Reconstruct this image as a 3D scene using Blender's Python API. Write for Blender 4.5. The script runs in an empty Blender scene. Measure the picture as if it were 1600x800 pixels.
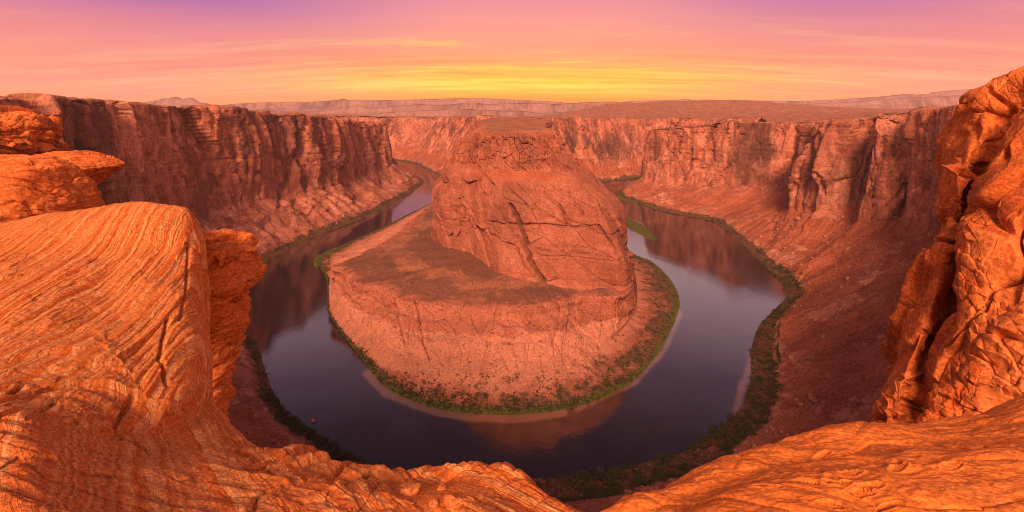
import bpy, math, random
import numpy as np
from math import radians
random.seed(7)
F, CX, HY = 700.0, 800.0, 163.0          # focal length and horizon in photo pixels (1600 wide)
S = bpy.context.scene
COL = S.collection

def lin(r, g, b):
    f = lambda c: c/12.92 if c <= .04045 else ((c+.055)/1.055)**2.4
    return (f(r/255), f(g/255), f(b/255), 1.0)

# ------------------------------------------------------------------ node helper
def N(nt, t, ins=None, **props):
    n = nt.nodes.new(t)
    for k, v in props.items(): setattr(n, k, v)
    for k, v in (ins or {}).items():
        s = n.inputs[k]
        if isinstance(v, bpy.types.NodeSocket): nt.links.new(v, s)
        else: s.default_value = v
    return n
def M(nt, op, a, b=0.0, c=0.0, clamp=False):
    n = N(nt, 'ShaderNodeMath', {0: a, 1: b, 2: c}, operation=op); n.use_clamp = clamp
    return n.outputs[0]
def RNGE(nt, v, a, b, c=0.0, d=1.0, smooth=True):
    return N(nt, 'ShaderNodeMapRange', {0: v, 1: a, 2: b, 3: c, 4: d}, interpolation_type='SMOOTHSTEP' if smooth else 'LINEAR').outputs[0]
def MIX(nt, f, a, b, mode='MIX'):
    n = N(nt, 'ShaderNodeMix', data_type='RGBA', blend_type=mode)
    for s, v in ((n.inputs[0], f), (n.inputs[6], a), (n.inputs[7], b)):
        if isinstance(v, bpy.types.NodeSocket): nt.links.new(v, s)
        else: s.default_value = v
    return n.outputs[2]
def RAMP(nt, f, stops, interp='LINEAR'):
    n = N(nt, 'ShaderNodeValToRGB', {0: f}); cr = n.color_ramp; cr.interpolation = interp
    while len(cr.elements) < len(stops): cr.elements.new(.5)
    for e, (p, c) in zip(cr.elements, stops): e.position = p
    for e, (p, c) in zip(cr.elements, stops): e.position = p; e.color = c
    return n.outputs[0]
def VM(nt, op, a, b):
    return N(nt, 'ShaderNodeVectorMath', {0: a, 1: b}, operation=op)
def NOISE(nt, vec, scale, detail=4.0, rough=.55, dist=0.0, dim='3D'):
    n = N(nt, 'ShaderNodeTexNoise', noise_dimensions=dim)
    nt.links.new(vec, n.inputs['W' if dim == '1D' else 'Vector'])
    n.inputs['Scale'].default_value = scale; n.inputs['Detail'].default_value = detail
    n.inputs['Roughness'].default_value = rough; n.inputs['Distortion'].default_value = dist
    return n.outputs[0]

# ------------------------------------------------------------------ camera
cam = bpy.data.cameras.new('camera'); co = bpy.data.objects.new('camera', cam); COL.objects.link(co)
co.location = (0, 0, 0); co.rotation_euler = (radians(90), 0, 0)
cam.sensor_width = 36; cam.lens = 36*F/1600; cam.shift_y = -(400-HY)/1600
cam.clip_start = .1; cam.clip_end = 80000
S.camera = co

# ------------------------------------------------------------------ world: dusk afterglow ahead, plus added glow out of view above and behind
W = bpy.data.worlds.new('World'); S.world = W; W.use_nodes = True
nt = W.node_tree; nt.nodes.clear()
d = N(nt, 'ShaderNodeTexCoord').outputs['Generated']
sx = N(nt, 'ShaderNodeSeparateXYZ', {0: d}); x, y, z = sx.outputs
az = M(nt, 'ARCTAN2', x, y)
cloud_v = VM(nt, 'SCALE', N(nt, 'ShaderNodeCombineXYZ', {0: M(nt, 'DIVIDE', x, M(nt, 'ADD', M(nt, 'ABSOLUTE', z), .09)), 1: M(nt, 'DIVIDE', y, M(nt, 'ADD', M(nt, 'ABSOLUTE', z), .09)), 2: 0.0}).outputs[0], (0, 0, 0))
cloud_v.inputs[3].default_value = 1.0
cm = N(nt, 'ShaderNodeMapping', {0: cloud_v.outputs[0], 2: (0, 0, radians(-30)), 3: (.24, 1.2, 1)}).outputs[0]
c1 = NOISE(nt, cm, 1.6, 7, .62, .9)
cm2 = N(nt, 'ShaderNodeMapping', {0: cloud_v.outputs[0], 2: (0, 0, radians(38)), 3: (.16, 1.3, 1)}).outputs[0]
c1 = M(nt, 'ADD', M(nt, 'MULTIPLY', c1, .62), M(nt, 'MULTIPLY', NOISE(nt, cm2, 1.1, 7, .62, .6), .38))
c2 = NOISE(nt, cm, .55, 5, .5, .4)
zz = M(nt, 'ADD', z, M(nt, 'MULTIPLY', M(nt, 'SUBTRACT', c2, .5), .03))
mid = RAMP(nt, zz, [(0, lin(255, 122, 18)), (.016, lin(255, 150, 16)), (.042, lin(255, 198, 40)), (.075, lin(255, 182, 84)), (.12, lin(252, 162, 122)), (.19, lin(240, 150, 142)), (.235, lin(222, 136, 150)), (.30, (1.25, .76, .72, 1)), (.38, lin(244, 198, 206)), (.48, lin(140, 108, 128)), (.57, lin(64, 48, 64)), (.66, lin(34, 25, 34)), (1, lin(50, 38, 50))])  # bright band above the frame is added for the river to reflect
side = RAMP(nt, zz, [(0, lin(252, 132, 74)), (.04, lin(252, 150, 112)), (.09, lin(240, 146, 130)), (.14, lin(218, 130, 142)), (.19, lin(166, 102, 162)), (.235, lin(136, 90, 164)), (.30, (1.0, .60, .70, 1)), (.38, lin(226, 180, 200)), (.48, lin(136, 106, 130)), (.57, lin(64, 48, 64)), (.66, lin(34, 25, 34)), (1, lin(50, 38, 50))])  # carries the same added band above the frame, for the water
back = RAMP(nt, z, [(0, (1.9, .80, .36, 1)), (.2, (1.9, .84, .42, 1)), (.45, (1.1, .55, .36, 1)), (.7, (.42, .25, .32, 1)), (1, (.26, .18, .27, 1))])  # unseen sky behind the camera, shaped bright and warm to fill front faces
f = RNGE(nt, M(nt, 'ABSOLUTE', M(nt, 'SUBTRACT', az, .05)), .10, .76)
sky = MIX(nt, f, mid, side)
# cirrus: thin bright yellow and deeper orange streaks near the afterglow
st = RNGE(nt, c1, .505, .575); dk = RNGE(nt, c1, .49, .42)
low = M(nt, 'MULTIPLY', RNGE(nt, z, .01, .04), RNGE(nt, z, .2, .07))
sky = MIX(nt, M(nt, 'MULTIPLY', M(nt, 'MULTIPLY', st, low), M(nt, 'SUBTRACT', .75, M(nt, 'MULTIPLY', f, .45))), sky, MIX(nt, f, lin(255, 214, 84), lin(255, 178, 140)))
sky = MIX(nt, M(nt, 'MULTIPLY', M(nt, 'MULTIPLY', dk, RNGE(nt, z, .18, .05)), .42), sky, MIX(nt, f, lin(250, 130, 62), lin(232, 118, 116)))
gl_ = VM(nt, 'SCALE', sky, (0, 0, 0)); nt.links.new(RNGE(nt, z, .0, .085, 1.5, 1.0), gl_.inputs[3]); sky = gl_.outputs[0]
bk = RNGE(nt, M(nt, 'ABSOLUTE', az), 1.0, 1.7)
bs = VM(nt, 'SCALE', back, (0, 0, 0)); bs.inputs[3].default_value = 1.1
sky = MIX(nt, bk, sky, bs.outputs[0])
sky = MIX(nt, RNGE(nt, z, -.002, -.05), sky, (.25, .10, .07, 1))
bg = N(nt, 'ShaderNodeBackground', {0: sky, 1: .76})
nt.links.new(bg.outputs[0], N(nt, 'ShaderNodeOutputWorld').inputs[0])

sun = bpy.data.lights.new('sun', 'SUN'); so = bpy.data.objects.new('sun', sun); COL.objects.link(so)
sun.energy = 4.8; sun.angle = radians(16); sun.color = (1.0, .60, .34)
so.rotation_euler = (radians(55), 0, radians(-12))      # soft low evening light from behind and to the left
so.location = (-300, -300, 400)
S.view_settings.view_transform = 'Standard'; S.view_settings.look = 'None'
S.view_settings.exposure = 0.6; S.view_settings.gamma = 1.0; S.view_settings.use_curve_mapping = False
S.render.engine = 'CYCLES'
S.cycles.use_denoising = True; S.cycles.denoiser = 'OPENIMAGEDENOISE'
S.cycles.max_bounces = 6; S.cycles.diffuse_bounces = 3; S.cycles.glossy_bounces = 3; S.cycles.volume_bounces = 0
S.cycles.filter_width = 1.0; S.cycles.use_adaptive_sampling = True; S.cycles.adaptive_threshold = .006

# ------------------------------------------------------------------ numpy noise
_R = np.random.default_rng(11)
_T = (_R.random(64**3).astype(np.float32)*2-1)
def vn(x, y, z):
    x = np.asarray(x, np.float32); y = np.broadcast_to(np.asarray(y, np.float32), x.shape); z = np.broadcast_to(np.asarray(z, np.float32), x.shape)
    xf, yf, zf = np.floor(x), np.floor(y), np.floor(z)
    fx, fy, fz = x-xf, y-yf, z-zf
    fx = fx*fx*(3-2*fx); fy = fy*fy*(3-2*fy); fz = fz*fz*(3-2*fz)
    xi, yi, zi = xf.astype(np.int32), yf.astype(np.int32), zf.astype(np.int32)
    x0, x1 = (xi & 63) << 12, ((xi+1) & 63) << 12
    y0, y1 = (yi & 63) << 6, ((yi+1) & 63) << 6
    z0, z1 = zi & 63, (zi+1) & 63
    L = lambda a, b, t: a+(b-a)*t
    a = L(L(_T[x0+y0+z0], _T[x1+y0+z0], fx), L(_T[x0+y1+z0], _T[x1+y1+z0], fx), fy)
    b = L(L(_T[x0+y0+z1], _T[x1+y0+z1], fx), L(_T[x0+y1+z1], _T[x1+y1+z1], fx), fy)
    return L(a, b, fz)
def fbm(x, y, z, o=4, g=.5, seed=0.0, ridge=False):
    r, a, t = 0, 1.0, 0.0
    for i in range(o):
        k = 2.03**i; v = vn(x*k+seed+i*7.3, y*k+seed*1.7+i*3.1, z*k+seed*.6+i*5.7)
        if ridge: v = 1-2*np.abs(v)
        r = r+v*a; t += a; a *= g
    return r/t
def worley(x, y, seed=0):
    xi, yi = np.floor(x).astype(np.int32), np.floor(y).astype(np.int32)
    f1 = np.full(x.shape, 9.0, np.float32); f2 = f1.copy(); idv = np.zeros(x.shape, np.float32); tx = idv.copy(); ty = idv.copy()
    for dx in (-1, 0, 1):
        for dy in (-1, 0, 1):
            cx, cy = xi+dx, yi+dy
            h = ((cx & 63) << 12)+((cy & 63) << 6)+seed
            px = cx+.5+.45*_T[h & 262143]; py = cy+.5+.45*_T[(h+21) & 262143]
            ox, oy = x-px, y-py
            dd = np.sqrt(ox*ox+oy*oy)
            m = dd < f1
            f2 = np.where(m, f1, np.minimum(f2, dd)); f1 = np.where(m, dd, f1)
            idv = np.where(m, _T[(h+43) & 262143], idv)
            tx = np.where(m, ox, tx); ty = np.where(m, oy, ty)
    return f1, f2-f1, idv, tx, ty
def facet(x, y, seed, amp, tilt, crack, cw):
    f1, ed, i, tx, ty = worley(x, y, seed)
    return amp*i+tilt*(tx*np.sin(i*57)+ty*np.sin(i*91))-crack*np.exp(-(ed/cw)**2)
sst = lambda v, a, b: (lambda t: t*t*(3-2*t))(np.clip((v-a)/(b-a), 0, 1))

# ------------------------------------------------------------------ pixel <-> world, lofts, meshes
def PZ(px, py, z): Y = -z*F/(py-HY); return ((px-CX)/F*Y, Y, z)
def PD(px, py, Y): return ((px-CX)/F*Y, Y, -(py-HY)/F*Y)
def proj(P):
    Y = np.maximum(P[..., 1], .5)
    return CX+F*P[..., 0]/Y, HY-F*P[..., 2]/Y
def crom(A, t, k=.5, closed=False):
    A = np.asarray(A, np.float64); n = len(A)
    i = np.floor(t).astype(int)
    if closed: i0, i1, im, i2 = i % n, (i+1) % n, (i-1) % n, (i+2) % n
    else:
        i = np.clip(i, 0, n-2); i0, i1, im, i2 = i, i+1, np.maximum(i-1, 0), np.minimum(i+2, n-1)
    u = (t-i).reshape((-1,)+(1,)*(A.ndim-1))
    m0, m1 = k*(A[i1]-A[im]), k*(A[i2]-A[i0])
    return A[i0]*(2*u**3-3*u**2+1)+m0*(u**3-2*u**2+u)+A[i1]*(-2*u**3+3*u**2)+m1*(u**3-u**2)
def spread(G, n, axis, floor):
    x, y = proj(G); x = np.clip(x, -80, 1680); y = np.clip(y, 80, 860)
    d = np.hypot(np.diff(x, axis=axis), np.diff(y, axis=axis))
    d = d.mean(axis=1-axis)+.4*d.max(axis=1-axis)
    d = d+floor*d.sum()/len(d)+1e-6
    c = np.concatenate([[0], np.cumsum(d)]); c /= c[-1]
    return np.interp(np.linspace(0, 1, n), c, np.arange(len(c)))
def loft(net, nu, nv, ku=.45, kv=.25, closed=False, floor=.35):
    """net (S,K,3) -> G (nu,nv,3), tu, tv (station / profile parameters)"""
    net = np.asarray(net, np.float64); s, k = net.shape[:2]
    su = s if closed else s-1
    tu = np.linspace(0, su, su*6+1); tv = np.linspace(0, k-1, (k-1)*6+1)
    ev = lambda a, b: np.swapaxes(crom(np.swapaxes(crom(net, a, ku, closed), 0, 1), b, kv), 0, 1)
    G = ev(tu, tv)
    a = spread(G, nu+1 if closed else nu, 0, floor)/6; b = spread(G, nv, 1, floor)/6
    if closed: a = a[:-1]
    return ev(a, b), a, b
def normals(G, closed=False):
    if closed: du = np.roll(G, -1, 0)-np.roll(G, 1, 0)
    else: du = np.gradient(G, axis=0)
    dv = np.gradient(G, axis=1)
    n = np.cross(du, dv); l = np.linalg.norm(n, axis=-1, keepdims=True)
    return n/np.maximum(l, 1e-9)
def mesh_grid(name, G, mat, closed=False, attrs=None, mask=None, flip=False, parent=None):
    nu, nv = G.shape[:2]
    idx = np.arange(nu*nv).reshape(nu, nv)
    if closed: idx = np.concatenate([idx, idx[:1]], 0)
    q = np.stack([idx[:-1, :-1], idx[1:, :-1], idx[1:, 1:], idx[:-1, 1:]], -1)
    if flip: q = q[..., ::-1]
    q = q[mask] if mask is not None else q.reshape(-1, 4)
    return mesh_raw(name, G.reshape(-1, 3), q.reshape(-1, 4), mat, attrs, parent)
def mesh_raw(name, V, Q, mat, attrs=None, parent=None, smooth=True):
    me = bpy.data.meshes.new(name); Q = np.asarray(Q, np.int32); k = Q.shape[1]
    me.vertices.add(len(V)); me.vertices.foreach_set('co', np.ascontiguousarray(V, np.float32).ravel())
    me.loops.add(Q.size); me.loops.foreach_set('vertex_index', np.ascontiguousarray(Q).ravel())
    me.polygons.add(len(Q)); me.polygons.foreach_set('loop_start', np.arange(0, Q.size, k, dtype=np.int32))
    me.update(calc_edges=True)
    if smooth: me.polygons.foreach_set('use_smooth', np.ones(len(Q), bool))
    for a, v in (attrs or {}).items():
        at = me.attributes.new(a, 'FLOAT', 'POINT'); at.data.foreach_set('value', np.ascontiguousarray(v, np.float32).ravel())
    me.materials.append(mat)
    o = bpy.data.objects.new(name, me); COL.objects.link(o)
    if parent: o.parent = parent
    return o
def tag(o, label=None, cat=None, group=None, kind=None):
    for k, v in (('label', label), ('category', cat), ('group', group), ('kind', kind)):
        if v: o[k] = v
    return o
def orient(G, Nn, ref):
    """flip normals so that on average they agree with ref directions"""
    return Nn if (Nn*ref).sum(-1).mean() > 0 else -Nn
def carve(G, lines, scale=1.0):
    """depth field from cracks given as polylines (pixel points, half width px, depth m)"""
    x, y = proj(G); D = np.zeros(x.shape)
    x = x+3*fbm(G[..., 0]/9, G[..., 1]/9, G[..., 2]/9, 2, seed=3.1); y = y+2*fbm(G[..., 0]/9, G[..., 1]/9, G[..., 2]/9, 2, seed=8.1)
    for pts, w, dep in lines:
        for (ax, ay), (bx, by) in zip(pts[:-1], pts[1:]):
            vx, vy = bx-ax, by-ay; t = np.clip(((x-ax)*vx+(y-ay)*vy)/(vx*vx+vy*vy), 0, 1)
            dd = np.hypot(x-ax-t*vx, y-ay-t*vy)
            D = np.maximum(D, dep*np.exp(-(dd/w)**2))
    return D

# ------------------------------------------------------------------ materials
def rock_mat(name, ca, cb, cc, size=1.0, bed=(0, 0, 1), bedf=.1, bump=.6, bumpd=1.0, varnish=.6, vcol=(.045, .018, .014, 1), zones=False, warp=6.0, pale=.3, sand=None, strat=1.0, pan=False, panel=1.0):
    m = bpy.data.materials.new(name); m.use_nodes = True; nt = m.node_tree; nt.nodes.clear()
    P = N(nt, 'ShaderNodeNewGeometry').outputs['Position']
    w = N(nt, 'ShaderNodeTexNoise', {'Vector': P}); w.inputs['Scale'].default_value = .35/(size*warp); w.inputs['Detail'].default_value = 3
    wv = VM(nt, 'MULTIPLY', VM(nt, 'SUBTRACT', w.outputs[1], (.5, .5, .5)).outputs[0], (warp*size,)*3).outputs[0]
    Pw = VM(nt, 'ADD', P, wv).outputs[0]
    t = VM(nt, 'DOT_PRODUCT', Pw, bed).outputs['Value']
    t = M(nt, 'MULTIPLY', t, bedf)
    strata = NOISE(nt, t, 1.0, 5, .68, dim='1D')
    strata2 = NOISE(nt, M(nt, 'MULTIPLY', t, 5.3), 1.0, 4, .6, dim='1D')
    n1 = NOISE(nt, P, .012/size*3, 5, .6, .3)
    n2 = NOISE(nt, P, .16/size*3, 6, .65)
    n3 = NOISE(nt, P, 1.1/size*3, 5, .7)
    col = MIX(nt, RNGE(nt, n1, .35, .65), ca, cb)
    col = MIX(nt, M(nt, 'MULTIPLY', RNGE(nt, strata, .42, .62), .75*strat), col, cc)
    col = MIX(nt, M(nt, 'MULTIPLY', RNGE(nt, n2, .58, .75), pale), col, tuple(min(1, c*1.5) for c in cc[:3])+(1,))
    if zones or pan:
        vq = VM(nt, 'MULTIPLY', Pw, (1, 1, .42)).outputs[0]
        for sc_, am_ in ((.055/size*6, .5*panel), (.19/size*6, .4*panel)):
            vo = N(nt, 'ShaderNodeTexVoronoi', {'Vector': vq, 'Scale': sc_}); vo.inputs['Randomness'].default_value = 1
            sv = N(nt, 'ShaderNodeSeparateColor', {0: vo.outputs['Color']})
            col = MIX(nt, M(nt, 'MULTIPLY', RNGE(nt, sv.outputs[0], .62, .9), am_), col, tuple(min(1, c*k) for c, k in zip(cc[:3], (1.15, 1.15, 1.2)))+(1,))
            col = MIX(nt, M(nt, 'MULTIPLY', RNGE(nt, sv.outputs[1], .55, .95), am_), col, tuple(c*k for c, k in zip(ca[:3], (.5, .42, .45)))+(1,))
    # bedding lines a little darker
    col = MIX(nt, M(nt, 'MULTIPLY', RNGE(nt, strata2, .46, .3), .45*strat), col, tuple(c*.5 for c in ca[:3])+(1,))
    # desert varnish running down the faces
    if varnish:
        vv = VM(nt, 'MULTIPLY', P, (1, 1, .055)).outputs[0]
        v1 = NOISE(nt, vv, .085/size, 4, .65)
        v2 = NOISE(nt, P, .008/size, 3, .5)
        v3 = NOISE(nt, vv, .35/size, 3, .6)
        vm = M(nt, 'MULTIPLY', RNGE(nt, M(nt, 'ADD', M(nt, 'MULTIPLY', v1, .7), M(nt, 'MULTIPLY', v3, .3)), .46, .57), RNGE(nt, v2, .36, .56))
        vm = M(nt, 'MULTIPLY', vm, varnish)
        if zones:
            az_ = N(nt, 'ShaderNodeAttribute', attribute_name='cliff').outputs['Fac']
            vm = M(nt, 'MULTIPLY', vm, az_)
        col = MIX(nt, vm, col, vcol)
    sp = RNGE(nt, n3, .3, .7, .45, 1.4, False)
    if zones:
        A = lambda a: N(nt, 'ShaderNodeAttribute', attribute_name=a).outputs['Fac']
        tn = NOISE(nt, P, .35, 6, .7); tb = NOISE(nt, P, .03, 4, .6)
        soil = MIX(nt, RNGE(nt, tb, .35, .65), (.29, .074, .038, 1), (.37, .105, .055, 1))
        soil = MIX(nt, M(nt, 'MULTIPLY', RNGE(nt, tn, .56, .66), .55), soil, (.12, .042, .028, 1))
        soil = MIX(nt, M(nt, 'MULTIPLY', RNGE(nt, NOISE(nt, P, .8, 3, .6), .62, .72), .6), soil, (.50, .20, .12, 1))
        col = MIX(nt, RNGE(nt, M(nt, 'ADD', A('soil'), M(nt, 'MULTIPLY', M(nt, 'SUBTRACT', n2, .5), .7)), .35, .6), col, soil)
        bush = NOISE(nt, P, .16, 3, .6)
        topc = MIX(nt, RNGE(nt, tb, .4, .62), (.36, .13, .075, 1), (.23, .088, .055, 1))
        topc = MIX(nt, M(nt, 'MULTIPLY', RNGE(nt, bush, .58, .66), .55), topc, (.07, .045, .026, 1))
        topc = MIX(nt, M(nt, 'MULTIPLY', RNGE(nt, NOISE(nt, P, .9, 3, .6), .6, .68), .45), topc, (.06, .04, .022, 1))
        col = MIX(nt, RNGE(nt, M(nt, 'ADD', A('top'), M(nt, 'MULTIPLY', M(nt, 'SUBTRACT', n2, .5), .6)), .4, .6), col, topc)
        crn = NOISE(nt, P, .045, 6, .7)
        crc = MIX(nt, RNGE(nt, NOISE(nt, P, .5, 4, .7), .4, .6), (.17, .066, .045, 1), (.11, .044, .032, 1))
        col = MIX(nt, M(nt, 'MULTIPLY', RNGE(nt, M(nt, 'ADD', A('crust'), M(nt, 'MULTIPLY', M(nt, 'SUBTRACT', crn, .5), 1.2)), .35, .55), .72), col, crc)
        col = MIX(nt, M(nt, 'MULTIPLY', RNGE(nt, M(nt, 'ADD', A('pale'), M(nt, 'MULTIPLY', M(nt, 'SUBTRACT', NOISE(nt, P, .06, 6, .7), .5), 1.1)), .3, .6), .6), col, (.56, .22, .145, 1))
        vg = NOISE(nt, P, .12, 6, .75)
        grn = MIX(nt, RNGE(nt, vg, .38, .55), (.05, .045, .014, 1), (.19, .075, .042, 1))
        grn = MIX(nt, RNGE(nt, NOISE(nt, P, .5, 4, .7), .48, .62), grn, (.022, .022, .009, 1))
        grn2 = MIX(nt, RNGE(nt, NOISE(nt, P, .6, 4, .7), .42, .62), (.12, .115, .02, 1), (.055, .05, .014, 1))
        ve = A('veg')
        col = MIX(nt, RNGE(nt, M(nt, 'ADD', ve, M(nt, 'MULTIPLY', M(nt, 'SUBTRACT', NOISE(nt, P, .05, 6, .7), .5), 1.5)), .35, .55), col, grn)
        col = MIX(nt, RNGE(nt, M(nt, 'ADD', A('green'), M(nt, 'MULTIPLY', M(nt, 'SUBTRACT', vg, .5), .9)), .4, .6), col, grn2)
    if sand:
        sm = N(nt, 'ShaderNodeAttribute', attribute_name='sand').outputs['Fac']
        sn = MIX(nt, RNGE(nt, NOISE(nt, P, 1.7, 4, .6), .3, .7), sand, tuple(c*.78 for c in sand[:3])+(1,))
        col = MIX(nt, sm, col, sn)
    col = MIX(nt, 1.0, col, N(nt, 'ShaderNodeCombineXYZ', {0: sp, 1: sp, 2: sp}).outputs[0], 'MULTIPLY')
    h = M(nt, 'ADD', M(nt, 'MULTIPLY', n2, 1.0), M(nt, 'MULTIPLY', n3, .8))
    h = M(nt, 'ADD', h, M(nt, 'MULTIPLY', strata2, .55*strat))
    h = M(nt, 'ADD', h, M(nt, 'MULTIPLY', strata, .5*strat))
    if sand:
        hs = M(nt, 'ADD', M(nt, 'MULTIPLY', NOISE(nt, P, 5, 6, .7), .55), M(nt, 'MULTIPLY', NOISE(nt, P, 60, 3, .7), .12))
        h = N(nt, 'ShaderNodeMix', {0: sm, 2: h, 3: hs}).outputs[0]
    b = N(nt, 'ShaderNodeBump', {'Strength': bump, 'Distance': bumpd, 'Height': h})
    p = N(nt, 'ShaderNodeBsdfPrincipled', {'Base Color': col, 'Roughness': .95, 'Normal': b.outputs[0]})
    p.inputs['Specular IOR Level'].default_value = .15
    nt.links.new(p.outputs[0], N(nt, 'ShaderNodeOutputMaterial').inputs[0])
    return m
def plain_mat(name, ca, cb, sc=2.0, rough=.9, bump=.3, transl=0.0):
    m = bpy.data.materials.new(name); m.use_nodes = True; nt = m.node_tree; nt.nodes.clear()
    P = N(nt, 'ShaderNodeNewGeometry').outputs['Position']
    n = NOISE(nt, P, sc, 5, .65)
    oi = N(nt, 'ShaderNodeObjectInfo').outputs['Random']
    col = MIX(nt, RNGE(nt, n, .35, .65), ca, cb)
    k = M(nt, 'ADD', .75, M(nt, 'MULTIPLY', oi, .5))
    col = MIX(nt, 1.0, col, N(nt, 'ShaderNodeCombineXYZ', {0: k, 1: k, 2: k}).outputs[0], 'MULTIPLY')
    b = N(nt, 'ShaderNodeBump', {'Strength': bump, 'Distance': .2, 'Height': n})
    p = N(nt, 'ShaderNodeBsdfPrincipled', {'Base Color': col, 'Roughness': rough, 'Normal': b.outputs[0]})
    p.inputs['Specular IOR Level'].default_value = .15
    nt.links.new(p.outputs[0], N(nt, 'ShaderNodeOutputMaterial').inputs[0])
    return m

WALL = rock_mat('sandstone_wall', (.33, .096, .058, 1), (.41, .135, .084, 1), (.50, .195, .13, 1), size=9, bedf=.06, bump=.8, bumpd=3.0, varnish=.78, zones=True, strat=.35, panel=1.25)
BUTTE = rock_mat('sandstone_butte', (.28, .078, .048, 1), (.35, .108, .068, 1), (.46, .17, .112, 1), size=6, bedf=.09, bump=.8, bumpd=2.0, varnish=.35, zones=True, strat=.4, panel=.45)
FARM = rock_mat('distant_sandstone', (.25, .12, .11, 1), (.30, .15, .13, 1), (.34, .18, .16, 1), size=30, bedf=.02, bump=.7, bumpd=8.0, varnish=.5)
NEAR = rock_mat('banded_sandstone', (.64, .145, .030, 1), (.72, .19, .044, 1), (.86, .36, .145, 1), size=.22, bed=(.93, .24, .25), bedf=9.0, bump=1.0, bumpd=.07, varnish=0, warp=.7, pale=.75, strat=1.2)
NEAR2 = rock_mat('layered_sandstone', (.56, .118, .026, 1), (.63, .155, .038, 1), (.70, .22, .07, 1), size=.35, bed=(-.25, .12, .96), bedf=5.0, bump=.8, bumpd=.07, varnish=.25, warp=2.0, vcol=(.2, .045, .02, 1))
CLIFFN = rock_mat('stained_sandstone', (.52, .105, .024, 1), (.60, .145, .036, 1), (.68, .205, .06, 1), size=1.6, bed=(.3, .25, .9), bedf=.9, bump=.8, bumpd=.5, strat=.35, varnish=.85, pan=True, vcol=(.16, .035, .016, 1), warp=3.0)
SAND = rock_mat('sandy_ledge', (.64, .14, .029, 1), (.71, .18, .042, 1), (.84, .33, .12, 1), size=.2, bed=(.62, .70, .35), bedf=6.0, bump=1.0, bumpd=.06, varnish=0, warp=.8, strat=1.3, sand=(.74, .19, .034, 1))

# ------------------------------------------------------------------ canyon wall displacement
def cliff_disp(G, s, v1, amp=1.0, seed=0, gully=1.0):
    """displacement (sideways out of the cliff, along the normal). s = run along the wall (m), v1 = zone weights"""
    X, Y, Z = G[..., 0], G[..., 1], G[..., 2]
    s = np.broadcast_to(s[:, None], X.shape) if s.ndim == 1 else s
    wob = fbm(X/60, Y/60, Z/60, 3, seed=seed)
    sw = s+9*wob
    big = fbm(sw/130, Z/900, 0*Z, 3, seed=seed+1.3)*38
    msk = sst(fbm(X/150, Y/150, Z/110, 2, seed=seed+14), -.25, .25)
    d1 = facet(sw/48+seed, (Z+.3*sw+20*wob)/240+seed, 5, 9, 18, 8, .04)
    d2 = facet(sw/19+2*seed, (Z-.5*sw+20*wob)/75, 99, 3.0, 6.5, 4, .05)
    d3 = facet(sw/7.5+2*seed, (Z+.6*sw+8*wob)/24, 133, 1.5, 3.0, 2.2, .08)*(.35+.65*msk)
    flute = fbm(sw/13, Z/300, 0*Z, 3, seed=seed+12, ridge=True)*3.2*(1-msk)
    lay = vn(Z/40+.5*wob, .0*Z+seed, s/600)*2.4+vn(Z/6+.8*wob, .0*Z+seed+4, s/300)*.8
    fine = fbm(X/6, Y/6, Z/9, 4, seed=seed+5)*1.5
    big2 = fbm(X/110, Y/110, Z/200, 3, seed=seed+9)*8
    cl = big+big2+d1+d2+d3+flute+lay+fine
    rib = fbm((sw+.3*Z)/34, Z/240, 0*Z, 3, seed=seed+2, ridge=True)*6*gully*(.3+.7*msk)
    gl = rib+fbm(X/70, Y/70, Z/70, 3, seed=seed+3)*9*gully+fbm(X/19, Y/19, Z/19, 4, seed=seed+4)*3.4
    gl = gl+facet(X/22, (Y+1.3*Z)/30, 171, 1.6, 3.2, 1.6, .07)*msk
    f1, ed, idv, tx, ty = worley(X/5.0, (Y+Z)/5.0, 7)
    gl = gl+np.where(idv > .3, np.maximum(0, .42-f1)*7*(.4+idv), 0)
    tp = fbm(X/45, Y/45, Z/45, 4, seed=seed+6)*3+fbm(X/9, Y/9, Z/9, 3, seed=seed+7)*1.2
    return amp*v1['cliff']*cl, amp*(v1['talus']*gl+v1['top']*tp)
def zone(tv, G, knots, seed=0, j=.22):
    X, Y, Z = G[..., 0], G[..., 1], G[..., 2]
    t = tv[None, :]+j*fbm(X/55, Y/55, Z/90, 3, seed=seed+21)
    return {k: np.interp(t, np.arange(len(a)), a) for k, a in knots.items()}
def run(G, col):
    d = np.linalg.norm(np.diff(G[:, col], axis=0), axis=-1); return np.concatenate([[0], np.cumsum(d)]).astype(np.float32)
KN = dict(cliff=[0, 0, 0, 0, .1, .55, 1, 1, .95, .5, 0], talus=[0, .05, .15, .6, 1, .5, 0, 0, 0, 0, 0], top=[0, 0, 0, 0, 0, 0, 0, 0, .25, 1, .6], veg=[0, .7, .72, .0, 0, 0, 0, 0, 0, 0, 0], green=[0]*11)
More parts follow.
